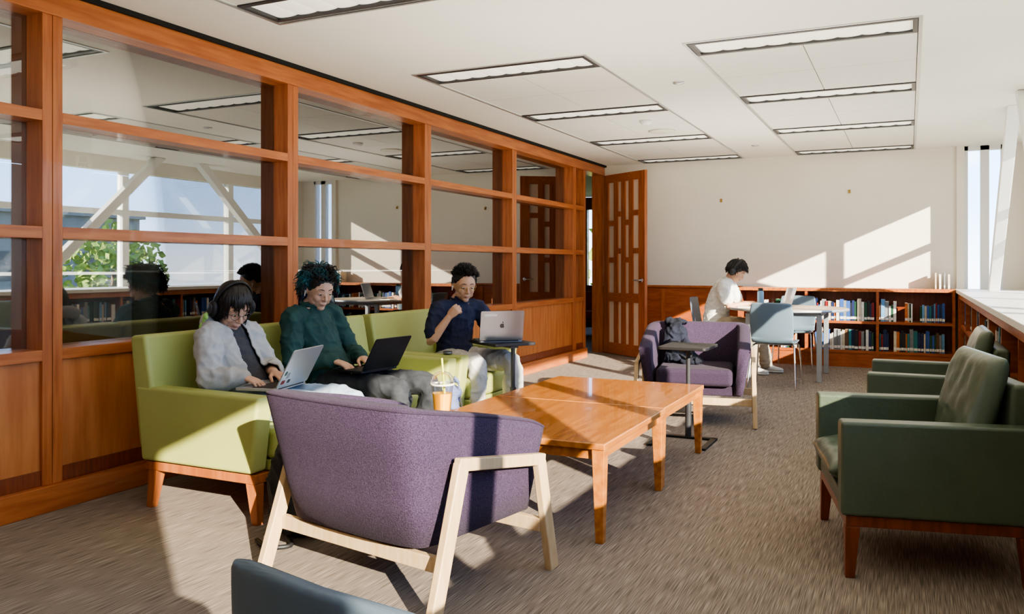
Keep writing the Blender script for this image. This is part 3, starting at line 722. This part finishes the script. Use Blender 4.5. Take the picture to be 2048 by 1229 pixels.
def person(label, loc, rz, J, skin, vox=.0042):
    mb = MB()
    pe, wa, ch, nb, hd = [V(J[k]) for k in ('pelvis','waist','chest','neck','head')]
    HM = Matrix.Translation(hd) @ Matrix.Rotation(R(J.get('yaw',0)),4,'Z') @ Matrix.Rotation(R(J.get('pitch',20)),4,'Y') @ Matrix.Rotation(R(J.get('roll',0)),4,'X')
    k = J.get('build',1.0)
    T = [(pe, (.150*k,.108*k)), (wa, (.118*k,.090*k)), (ch, (.138*k,.095*k)), (ch.lerp(nb,.6), (.130*k,.076*k)), (nb, (.068,.058))]
    mb.tube([q for q,_ in T], [r for _,r in T], 20, lat=(0,1,0), n=3)
    nt_ = HM @ V((-.015,0,-.06))
    mb.tube([nb-V((0,0,.03)), nb.lerp(nt_,.5), nt_], [(.056,.054),(.050,.050),(.050,.052)], 16, lat=(0,1,0))
    mb.M = HM; head_parts(mb); mb.M = Matrix.Identity(4)
    for s, S in ((1,'L'),(-1,'R')):
        sh = V(J['sh'+S]); el = V(J['el'+S]); wr = V(J['wr'+S])
        mb.tube([sh.lerp(nb,.45)-V((0,0,.02)), sh, sh.lerp(el,.5), el, el.lerp(wr,.4), wr], [.040,.044,.040,.035,.034,.024], 14, n=2)
        hf = V(J.get('hf'+S, (wr-el).normalized())); hu = V(J.get('hu'+S,(0,0,1)))
        hand(mb, wr, hf, hu, -s, J.get('curl'+S,24), J.get('hsc',1.0))
        hp = pe+V((0,s*.085,0)); kn = V(J['kn'+S]); an = V(J['an'+S])
        mb.tube([hp, hp.lerp(kn,.5), kn, kn.lerp(an,.35), an], [.076,.064,.047,.047,.033], 14, n=2)
        fd = V(J.get('fd'+S,(1,0,0))); mb.tube([an-V((0,0,.02)), an-V((0,0,.045))+fd*.05, an-V((0,0,.06))+fd*.13], [(.032,.032),(.036,.024),(.038,.016)], 10)
    body = fuse('person', mb, skin, None, vox, 3)
    body.location = loc; body.rotation_euler = (0,0,R(rz)); tag(body, label, 'person')
    for s in (-1,1):
        e_ = MB(); e_.M = HM; e_.ell((.0815,s*.031,.003), (.0105,.0130,.0055), 14, 10); eo = e_.build('eye', 'eyewhite', body, smooth=True)
        e_ = MB(); e_.M = HM; e_.ell((.0905,s*.031,.0000), (.0025,.0055,.0046), 12, 8); e_.build('iris', 'iris', eo, smooth=True)
        e_ = MB(); e_.M = HM; e_.tube([(.091,s*.013,.005),(.0935,s*.030,.0100),(.082,s*.047,.004)], [.0016,.0028,.0013], 8, n=3); e_.build('eyelid', skin, body, smooth=True)
        e_ = MB(); e_.M = HM; e_.tube([(.0945,s*.014,.027),(.0930,s*.030,.033),(.080,s*.048,.028)], [.0020,.0028,.0014], 8, n=3); e_.build('eyebrow', 'hair', body, smooth=True)
    e_ = MB(); e_.M = HM; e_.tube([(.087,-.020,-.0650),(.0965,-.007,-.0625),(.0972,0,-.0636),(.0965,.007,-.0625),(.087,.020,-.0650)], [.0015,.0030,.0028,.0030,.0015], 8, n=2)
    e_.tube([(.087,-.017,-.067),(.0955,0,-.0705),(.087,.017,-.067)], [.0015,.0038,.0015], 8, n=3); e_.build('mouth', 'lip', body, smooth=True)
    return body, HM

def skull_push(q, k=1.05):
    c = V((-.004,0,.020)); r_ = V((HEAD_R[0]+.004,HEAD_R[1]+.006,HEAD_R[2]+.004))*k; d = q-c
    m = math.sqrt((d.x/r_.x)**2+(d.y/r_.y)**2+(d.z/r_.z)**2)
    return c+d/m if m < 1 and m > 1e-6 else q
def hair(body, HM, kind, m, seed=1):
    rnd = random.Random(seed); mb = MB(); mb.M = HM
    if kind == 'spiky': mb.ell((-.018,0,.043), (.101,.086,.095), 24, 16)
    else: mb.ell((-.014,0,.038), (.103,.087,.099), 24, 16)
    if kind == 'bob':
        mb.ell((-.045,0,-.03), (.062,.082,.085), 20, 14)
    if kind == 'curl': mb.ell((-.020,0,.048), (.104,.090,.100), 24, 16)
    dn = HM.to_3x3().inverted() @ V((0,0,-1))
    N = {'bob':700,'curl':1000,'spiky':900,'mid':600}[kind]
    for i in range(N):
        while True:
            d = V((rnd.gauss(0,1),rnd.gauss(0,1),rnd.gauss(0,1))).normalized()
            if d.x > .25 and d.z < (.55 if kind != 'bob' else .50): continue
            if abs(d.y) > .6 and d.z < -.05 and d.x > -.3: continue
            if d.z < (-.45 if kind in ('bob','curl') else -.38): continue
            break
        q = V((-.008,0,.030)) + V((d.x*.100,d.y*.086,d.z*.100)); pts = [q]
        crown = V((-.04,0,.12)); flow = (q-crown); flow = (flow-d*flow.dot(d)*.9); flow = flow.normalized() if flow.length > 1e-4 else V((1,0,0))
        ph = rnd.uniform(0,6.28); ax = V((rnd.gauss(0,1),rnd.gauss(0,1),rnd.gauss(0,1))).normalized()
        if kind == 'bob':
            front = d.x > .12
            if front and abs(d.y) < .55: L = rnd.uniform(.042,.056)*(1.0 if d.z < .75 else 1.5)
            elif front: L = rnd.uniform(.10,.13)
            else: L = rnd.uniform(.15,.19)
            n_ = 8; vel = flow*.9+d*.08; g = .0; jit = .05; r0 = .0065
        elif kind == 'curl':
            L = rnd.uniform(.050,.090)*(.55 if d.x > .15 else 1); n_ = 9; vel = flow*.8+d*.9+(V((0,0,.5)) if d.x > .15 else V((0,0,0))); g = .14 if d.x < .15 else .02; jit = .25; r0 = .0046
        elif kind == 'spiky':
            tp = d.z > .25; L = rnd.uniform(.026,.040) if tp else rnd.uniform(.012,.018); n_ = 4; vel = d*.75+V((.15,.25,.25)) if tp else flow+d*.15; g = .0; jit = .16; r0 = .0044
        else: L = rnd.uniform(.05,.08); n_ = 5; vel = flow*.8+d*.3; g = .25; jit = .15; r0 = .0058
        vel = vel.normalized(); hang = V((-.12,0,-1))
        for k in range(n_):
            if kind == 'bob':
                vel = (vel + (hang*.35 + dn*.25 + V((0,-.25*q.y/.09,0))*.3) + V((rnd.gauss(0,1),rnd.gauss(0,1),rnd.gauss(0,1)))*jit*.5).normalized()
            else: vel = (vel+dn*g*(1 if k else .3)+V((rnd.gauss(0,1),rnd.gauss(0,1),rnd.gauss(0,1)))*jit*.5).normalized()
            st = vel*L/n_
            if kind == 'curl':
                pr = vel.cross(ax).normalized(); pr2 = vel.cross(pr); st = st + (pr*math.cos(ph+k*1.1)+pr2*math.sin(ph+k*1.1))*(.0062 if d.x < .15 else .004)
            q = skull_push(q+st)
            pts.append(q.copy())
        mb.tube(pts, [r0*(1-.65*k/n_) for k in range(n_+1)], 5, cap=False)
    return mb.build('hair', m, body, smooth=True)

def top(body, J, m, name, sl='long', off=.016, vox=.009, amp=.006, hood=False, collar=True, openf=0, slen=.72):
    mb = MB(); pe, wa, ch, nb = [V(J[k]) for k in ('pelvis','waist','chest','neck')]; k = J.get('build',1.0)
    T = [(pe, (.155*k+off,.116*k+off)), (wa, (.126*k+off,.100*k+off)), (ch, (.138*k+off,.098*k+off)), (ch.lerp(nb,.6), (.126*k+off,.076*k+off)), (nb-V((0,0,.012)), (.060+off*.6,.054+off*.6))]
    mb.tube([q for q,_ in T], [r for _,r in T], 22, lat=(0,1,0), n=3)
    for S in ('L','R'):
        sh = V(J['sh'+S]); el = V(J['el'+S]); wr = V(J['wr'+S]); fa = (wr-el).normalized()
        if sl == 'long': mb.tube([sh.lerp(nb,.45)-V((0,0,.02)), sh, sh.lerp(el,.5), el, el.lerp(wr,.45), wr-fa*.012], [.038+off,.044+off,.041+off,.039+off,.037+off,.028+off*.6], 16, n=2, cap=True)
        else: mb.tube([sh.lerp(nb,.45)-V((0,0,.02)), sh, sh.lerp(el,slen*.6), sh.lerp(el,slen)], [.038+off,.046+off,.046+off,.048+off], 16, n=2)
    if hood: mb.tube([nb+V((.070,.065,-.03)), nb+V((0,.100,.0)), nb+V((-.075,.075,.03)), nb+V((-.10,0,.035)), nb+V((-.075,-.075,.03)), nb+V((0,-.100,.0)), nb+V((.070,-.065,-.03))], [.014,.024,.032,.038,.032,.024,.014], 12, n=3)
    o = fuse(name, mb, m, body, vox, 4, amp, 12)
    if openf:
        bm = bmesh.new(); bm.from_mesh(o.data); kill = []
        for f in bm.faces:
            c = f.calc_center_median(); w_ = openf*(1.0-.25*max(0,min(1,(c.z-pe.z)/.35)))
            u = max(0,min(1,(c.z-pe.z)/max(.01,nb.z-pe.z))); ax = pe.x+(nb.x-pe.x)*u
            if abs(c.y) < w_ and c.x > ax+.015 and c.z > pe.z-.08: kill.append(f)
        bmesh.ops.delete(bm, geom=kill, context='FACES')
        bv = [v for v in bm.verts if v.is_boundary]
        for _ in range(6): bmesh.ops.smooth_vert(bm, verts=bv, factor=.5, use_axis_x=True, use_axis_y=True, use_axis_z=True)
        bm.to_mesh(o.data); bm.free()
        s_ = o.modifiers.new('thick', 'SOLIDIFY'); s_.thickness = .007; s_.offset = -.5
    if collar:
        c = MB(); pts = []
        for q in range(17):
            a = 2*math.pi*q/16; pts.append(nb+V((.060*math.cos(a),.064*math.sin(a),.010-.012*math.cos(a))))
        c.tube(pts, [.009 if collar is True else collar]*17, 8, cap=False); c.build('collar', m, o, smooth=True)
    return o
def trousers(body, J, m, name='trousers', off=.020, amp=.007, cuff=.0):
    mb = MB(); pe = V(J['pelvis']); wa = V(J['waist']); k = J.get('build',1.0)
    mb.tube([pe-V((0,0,.0)), pe.lerp(wa,.5)], [(.152*k+off*.8,.112*k+off*.6),(.138*k+off*.6,.100*k+off*.5)], 20, lat=(0,1,0), n=2)
    for s, S in ((1,'L'),(-1,'R')):
        hp = pe+V((0,s*.085,0)); kn = V(J['kn'+S]); an = V(J['an'+S])
        mb.tube([hp, hp.lerp(kn,.5), kn, kn.lerp(an,.4), an+(kn-an)*.06], [.078+off*.5,.064+off*.8,.050+off*.75,.047+off*1.1,.042+off*1.0+cuff], 16, n=3)
    return fuse(name, mb, m, body, .009, 4, amp, 12)
def shoes(body, J, m, sole='sole'):
    for S in ('L','R'):
        an = V(J['an'+S]); fd = V(J.get('fd'+S,(1,0,0))).normalized()
        mb = MB(); l_ = V((-fd.y,fd.x,0))
        def q(x, z): return an+fd*x+V((0,0,z-.075))
        mb.tube([q(-.035,.055), q(.03,.055), q(.10,.042), q(.165,.034)], [(.036,.034),(.040,.038),(.046,.028),(.040,.020)], 14, lat=l_, n=3)
        mb.tube([q(-.01,.085), q(-.005,.055)], [(.042,.040),(.04,.04)], 14, lat=l_)
        o = fuse('shoe', mb, m, body, .006, 2)
        mb = MB(); mb.tube([q(-.055,.013), q(.0,.013), q(.09,.013), q(.175,.015)], [(.030,.013),(.038,.013),(.048,.013),(.034,.012)], 14, lat=l_, n=3); mb.build('sole', sole, o, smooth=True)

def headphones(label, body, HM, m, charm=False):
    t = thing('headphones', label, 'headphones', body.location, math.degrees(body.rotation_euler.z))
    mb = MB(); mb.M = HM; pts = []
    for k in range(13):
        a = math.pi*k/12; pts.append((-.012+.0, .108*math.cos(a), -.005+.152*math.sin(a)))
    mb.tube(pts, [(.014,.006)]*13, 10, lat=(1,0,0)); mb.build('headband', m, t, smooth=True)
    for s in (-1,1):
        mb = MB(); mb.M = HM; mb.ell((-.004,s*.108,-.012), (.038,.022,.046), 18, 12); o = mb.build('ear_cup', m, t, smooth=True)
        mb = MB(); mb.M = HM; mb.ell((-.004,s*.125,-.012), (.024,.009,.030), 16, 10); mb.build('cap', 'darkgrey', o, smooth=True)
    if charm:
        mb = MB(); mb.M = HM; mb.tube([(-.005,-.132,-.045),(-.005,-.138,-.07),(.0,-.138,-.10)], .009, 8); mb.ell((.0,-.139,-.118), (.018,.016,.026)); mb.ell((.006,-.140,-.052), (.020,.011,.014)); mb.build('charm', 'greenrub', t, smooth=True)
def glasses(label, body, HM, m='darkgrey'):
    t = thing('glasses', label, 'glasses', body.location, math.degrees(body.rotation_euler.z))
    for s in (-1,1):
        mb = MB(); mb.M = HM; pts = []
        for k in range(17):
            a = 2*math.pi*k/16; pts.append((.104-.010*abs(math.cos(a)) if math.cos(a) > 0 else .104, s*(.033+.022*math.cos(a)), -.001+.019*math.sin(a)))
        mb.tube(pts, .0013, 6, cap=False); mb.build('rim', m, t, smooth=True)
        mb = MB(); mb.M = HM; mb.tube([(.093,s*.056,.004),(.06,s*.074,.006),(-.005,s*.084,.008)], .0014, 6, n=2); mb.build('temple', m, t, smooth=True)
    mb = MB(); mb.M = HM; mb.tube([(.105,-.011,.002),(.107,0,.005),(.105,.011,.002)], .0014, 6); mb.build('bridge', m, t, smooth=True)

# girl
J = dict(pelvis=(.03,0,.520), waist=(-.06,0,.655), chest=(-.14,0,.79), neck=(-.15,0,.90), head=(-.105,-.01,1.00), pitch=30, yaw=-16, build=.88,
    shL=(-.14,.145,.850), shR=(-.14,-.145,.850), elL=(-.05,.210,.645), elR=(-.05,-.220,.640), wrL=(.13,.04,.660), wrR=(.12,-.17,.660),
    hfL=(1,-.25,-.22), hfR=(1,.10,-.22), knL=(.585,.11,.525), knR=(.565,-.09,.515), anL=(.52,.13,.075), anR=(.52,-.08,.075), curlL=20, curlR=24, hsc=.92)
g, H = person('person in a grey hoodie and light jeans with headphones, typing at the sofa end', (-3.12,3.33,0), 0, J, 'skin_a')
hair(g, H, 'bob', 'hair', 3); top(g, J, 'tee', 'tshirt', 'short', off=.010, amp=.003)
top(g, J, 'hoodie', 'hoodie', off=.025, amp=.010, hood=True, collar=False, openf=.062)
trousers(g, J, 'ltjean', 'jeans', off=.022, amp=.007); shoes(g, J, 'black', 'black')
headphones('black over-ear headphones with a green charm on the person in grey', g, H, 'black', True)
glasses('thin dark glasses worn by the person in the grey hoodie', g, H)
laptop('silver laptop with small stickers on the lap of the person in grey', (-2.89,3.24,.607), 12, 'silver', 28, None, True)

# boy
J = dict(pelvis=(.05,0,.520), waist=(-.05,0,.68), chest=(-.12,0,.84), neck=(-.125,0,.97), head=(-.070,0,1.075), pitch=22, yaw=-20, build=.95,
    shL=(-.12,.175,.910), shR=(-.12,-.175,.910), elL=(-.02,.245,.67), elR=(-.04,-.250,.665), wrL=(.175,.10,.665), wrR=(.16,-.13,.665),
    hfL=(1,-.3,-.22), hfR=(1,.15,-.22), knL=(.65,.14,.525), knR=(.63,-.12,.525), anL=(.56,.16,.075), anR=(.55,-.13,.075))
g, H = person('person with curly dark hair and a dark teal pullover, using a black laptop', (-3.15,4.02,0), -4, J, 'skin_a')
hair(g, H, 'curl', 'hairteal', 5); top(g, J, 'tealfleece', 'pullover', off=.020, amp=.011, collar=.016)
trousers(g, J, 'dkjean', 'jeans', off=.018, amp=.006); shoes(g, J, 'black')
laptop('black laptop on the lap of the person with curly hair', (-2.84,3.97,.612), -6, 'lapblack', 30)
t = thing('earbud', 'white earbud in the ear of the person with curly hair', 'earbud', g.location, -4); mb = MB(); mb.M = H; mb.ell((.006,-.090,-.012), (.007,.006,.007), 10, 8); mb.tube([(.008,-.092,-.014),(.014,-.093,-.036)], .0035, 8); mb.build('stem', 'sole', t, smooth=True)

# navy tee
J = dict(pelvis=(.0,0,.520), waist=(-.01,0,.68), chest=(.02,0,.84), neck=(.05,0,.96), head=(.115,0,1.075), pitch=16, yaw=-16, build=.93,
    shL=(.04,.170,.900), shR=(.04,-.170,.900), elL=(.15,.25,.70), elR=(.09,-.27,.665), wrL=(.30,.16,.745), wrR=(.20,-.19,.845),
    hfL=(1,-.2,-.15), hfR=(.55,.45,.75), huR=(.6,-.7,.3), curlR=72, curlL=22, knL=(.45,.18,.52), knR=(.44,-.11,.52), anL=(.47,.20,.075), anR=(.40,-.12,.075))
g, H = person('person in a navy tee and glasses with one hand raised, behind a grey laptop', (-3.05,5.40,0), -27, J, 'skin_b')
hair(g, H, 'spiky', 'hair', 8); top(g, J, 'navytee', 'tshirt', 'short', off=.018, amp=.009)
trousers(g, J, 'ltpants', off=.024, amp=.008); shoes(g, J, 'sole')
glasses('thin wire glasses worn by the person in navy', g, H, 'brass')
t = thing('earbud', 'white earbud in the ear of the person in navy', 'earbud', g.location, -27); mb = MB(); mb.M = H; mb.ell((.006,-.090,-.012), (.007,.006,.007), 10, 8); mb.tube([(.008,-.092,-.014),(.014,-.093,-.036)], .0035, 8); mb.build('stem', 'sole', t, smooth=True)
lt, so = laptop('grey laptop with a dark fruit emblem on the black side table', (-2.63,5.26,.6805), -50, 'spacegrey', 14, 'black')
gm = MB(); gm.M = Matrix.Translation((.108,0,.014)) @ Matrix.Rotation(R(14),4,'Y'); gm.prism([(y-.085,z+.185) for y,z in rrect(.045,.008,.003)], .0062,.0066,'x'); gm.build('sticker', 'paper', so)

# far person
J = dict(pelvis=(.0,0,.545), waist=(.01,0,.71), chest=(.07,0,.90), neck=(.13,0,1.03), head=(.225,0,1.150), pitch=34, yaw=-4, build=.98,
    shL=(.12,.175,.970), shR=(.12,-.175,.970), elL=(.20,.25,.76), elR=(.19,-.25,.76), wrL=(.40,.10,.785), wrR=(.38,-.13,.785),
    hfL=(1,-.3,-.05), hfR=(1,.3,-.05), knL=(.44,.12,.52), knR=(.43,-.13,.52), anL=(.54,.13,.075), anR=(.42,-.14,.075))
g, H = person('person in a white top with headphones bent over the far round table', (-2.00,9.62,0), 0, J, 'skin_b', .0055)
hair(g, H, 'mid', 'hair', 9); top(g, J, 'whitetop', 'tshirt', 'short', off=.034, amp=.012, slen=.62)
trousers(g, J, 'tanpants', off=.03, amp=.009); shoes(g, J, 'sole')
headphones('black over-ear headphones on the person in white', g, H, 'black')
laptop('grey laptop open on the far round table', (-1.32,9.50,.751), -12, 'silver', 18)
t = thing('water_bottle', 'pale blue metal water bottle on the far round table', 'bottle', (-1.52,9.72,.751)); MB().lathe([(.001,0),(.035,0),(.036,.01),(.036,.16),(.03,.175)], 20).build('body', 'bottleblue', t, smooth=True); MB().lathe([(.028,.175),(.028,.20),(.02,.205),(.001,.205)], 16).build('cap', 'black', t, smooth=True)
t = thing('notebook', 'open white notebook under the hands of the person in white', 'notebook', (-1.62,9.40,.7505), 8); bx('page', 'paper', (-.09,.09,-.13,-.001,0,.008), t); bx('page', 'paper', (-.09,.09,.001,.13,0,.008), t)

# ------------------------------------------------------------ loose things
t = thing('juice_cup', 'clear cup of orange juice with domed lid and yellow straw on coffee table', 'cup', (-2.15,3.67,.4405)); t.scale = (1.25,1.25,1.38)
MB().lathe([(.032,.0),(.0455,.125)], 28, caps=False).build('cup', 'cupglass', t, smooth=True)
MB().lathe([(.001,.003),(.0305,.003),(.0400,.090),(.001,.090)], 28).build('juice', 'juice', t, bevel=.001)
MB().lathe([(.048,.122),(.048,.130),(.044,.150),(.030,.165),(.012,.170)], 28, caps=False).build('lid', 'cupglass', t, smooth=True)
MB().lathe([(.0465,.120),(.0495,.120),(.0495,.127),(.0465,.127)], 28, caps=False).build('rim', 'paper', t, smooth=True)
MB().tube([(.012,0,.085),(-.004,.004,.215)], .0045, 8).build('straw', 'straw', t, smooth=True)

mb = MB(); mb.ell((0,0,.20),(.13,.09,.20)); mb.ell((.03,-.01,.12),(.14,.10,.12)); mb.ell((0,0,.36),(.09,.07,.07)); mb.tube([(.0,-.03,.40),(.0,0,.46),(.0,.03,.40)],.012,8,n=3)
o = fuse('backpack', mb, 'bagblack', None, .008, 3, .012, 11); o.location = (-2.51,2.96,.005); tag(o, 'slumped black backpack on the floor in front of the near end of the sofa', 'backpack')
for s in (-1,1): MB().tube([(.10,s*.04,.38),(.15,s*.05,.25),(.14,s*.06,.08)], [(.018,.005)]*3, 8, n=4).build('strap', 'bagblack', o, smooth=True)
MB().tube([(.05,-.10,.02),(.12,-.16,.012),(.05,-.22,.012),(-.06,-.17,.012)], .010, 8, n=5).build('cord', 'black', o, smooth=True)
mb = MB(); mb.ell((0,0,.24),(.075,.07,.24)); mb.ell((.0,.02,.42),(.06,.06,.07)); mb.tube([(0,0,.46),(.04,.0,.54),(.06,.02,.45)],.010,8,n=3)
o = fuse('drawstring_bag', mb, 'bagblue', None, .008, 3, .010, 14); o.location = (-2.50,4.36,.005); tag(o, 'slate blue bag standing on the floor beside the knees in dark jeans', 'bag')
MB().tube([(.07,0,.42),(.085,.02,.25),(.075,.01,.10)], .006, 8, n=4).build('strap', 'bagblack', o, smooth=True)
t = thing('earphone_case', 'small grey disc-shaped case on the arm of the lime armchair', 'case', (-2.86,4.955,.608)); MB().lathe([(.001,0),(.03,0),(.034,.008),(.03,.018),(.001,.02)],20).build('shell', 'darkgrey', t, smooth=True); MB().lathe([(.0345,.007),(.0345,.010)],20).build('seam', 'alu', t)

# navy jacket on far purple chair
mb = MB(); mb.ell((-.10,-.16,.47),(.14,.10,.05)); mb.ell((-.24,-.18,.60),(.05,.10,.14)); mb.ell((-.33,-.18,.74),(.085,.09,.022)); mb.ell((-.02,-.04,.455),(.10,.09,.03)); mb.ell((-.16,-.19,.54),(.08,.06,.07)); mb.tube([(-.28,-.14,.69),(-.18,-.08,.57),(-.04,-.03,.49),(.06,.02,.455)],[.022,.024,.024,.020],10,n=4)
o = fuse('jacket', mb, 'navy', None, .009, 2, .020, 14); o.location = (-1.53,6.60,.0); o.rotation_euler = (0,0,R(-80)); tag(o, 'crumpled navy jacket draped over the left of the far purple chair', 'jacket')
MB().tube([(-.04,-.06,.52),(.02,-.03,.50),(.07,-.07,.48),(.02,-.13,.50)], [(.012,.004)]*4, 8, n=4).build('strap', 'bagblack', o, smooth=True)

# ------------------------------------------------------------ light
sd = V((-.716,.565,-.326)).normalized()
s = bpy.data.lights.new('sun', 'SUN'); s.energy = 42; s.angle = R(.5); s.color = (1,.88,.70)
so_ = bpy.data.objects.new('sun', s); C.objects.link(so_); so_.rotation_euler = sd.to_track_quat('-Z','Y').to_euler(); so_.location = (12,-8,8)
for loc, rot, sx, sy in (((1.32,4.8,1.68),(0,R(90),0),1.5,11.2),((-7.15,16.1,1.6),(R(90),0,R(180)),4.9,1.55)):
    a = bpy.data.lights.new('daylight_portal','AREA'); a.shape = 'RECTANGLE'; a.size = sx; a.size_y = sy; a.cycles.is_portal = True
    ao = bpy.data.objects.new('daylight_portal', a); C.objects.link(ao); ao.location = loc; ao.rotation_euler = rot
for x, y, e_, sz in ((-1.5,.2,40,2.4),(-1.5,4.4,40,2.4),(-1.5,8.2,40,2.4),(-7,7,12,3)):  # added fill lamps aimed up to brighten the ceilings, no fixtures in the room
    a = bpy.data.lights.new('added_ceiling_fill','AREA'); a.shape = 'SQUARE'; a.size = sz; a.energy = e_; a.color = (1,.93,.80)
    ao = bpy.data.objects.new('added_ceiling_fill', a); C.objects.link(ao); ao.location = (x,y,1.15); ao.rotation_euler = (R(180),0,0)
w = bpy.data.worlds.new('sky'); SC.world = w; w.use_nodes = True; nt = w.node_tree; bg = nt.nodes['Background']
tcw = nt.nodes.new('ShaderNodeTexCoord'); sx_ = nt.nodes.new('ShaderNodeSeparateXYZ'); nt.links.new(tcw.outputs['Generated'], sx_.inputs[0])
rw = nt.nodes.new('ShaderNodeValToRGB'); e = rw.color_ramp.elements
e[0].position = 0.0; e[0].color = (.74,.84,.96,1); e[1].position = 1.0; e[1].color = (.20,.36,.72,1)
q = e.new(.06); q.color = (.42,.62,.95,1); q = e.new(.22); q.color = (.26,.48,.92,1)
nt.links.new(sx_.outputs['Z'], rw.inputs[0])
nc = nt.nodes.new('ShaderNodeTexNoise'); nc.inputs['Scale'].default_value = 3.5; nc.inputs['Detail'].default_value = 6
mpw = nt.nodes.new('ShaderNodeMapping'); mpw.inputs['Scale'].default_value = (1,1,3.5); nt.links.new(tcw.outputs['Generated'], mpw.inputs[0]); nt.links.new(mpw.outputs[0], nc.inputs['Vector'])
rc_ = nt.nodes.new('ShaderNodeValToRGB'); rc_.color_ramp.elements[0].position = .60; rc_.color_ramp.elements[1].position = .82
nt.links.new(nc.outputs['Fac'], rc_.inputs[0])
mw = nt.nodes.new('ShaderNodeMixRGB'); mw.inputs[2].default_value = (.95,.96,1,1); nt.links.new(rc_.outputs[0], mw.inputs[0]); nt.links.new(rw.outputs[0], mw.inputs[1]); nt.links.new(mw.outputs[0], bg.inputs[0])
bg.inputs[1].default_value = 5.6

cam = bpy.data.cameras.new('camera'); co = bpy.data.objects.new('camera', cam); C.objects.link(co)
co.location = (0,0,1.22); co.rotation_euler = (R(90),0,R(25.56)); cam.sensor_width = 36; cam.lens = 1660/2048*36; cam.shift_y = -84.5/2048; cam.clip_start = .05; cam.clip_end = 400
SC.camera = co
try:
    SC.view_settings.view_transform = 'AgX'; SC.view_settings.look = 'AgX - Medium High Contrast'; SC.view_settings.exposure = .35
except Exception as ex: print(ex)
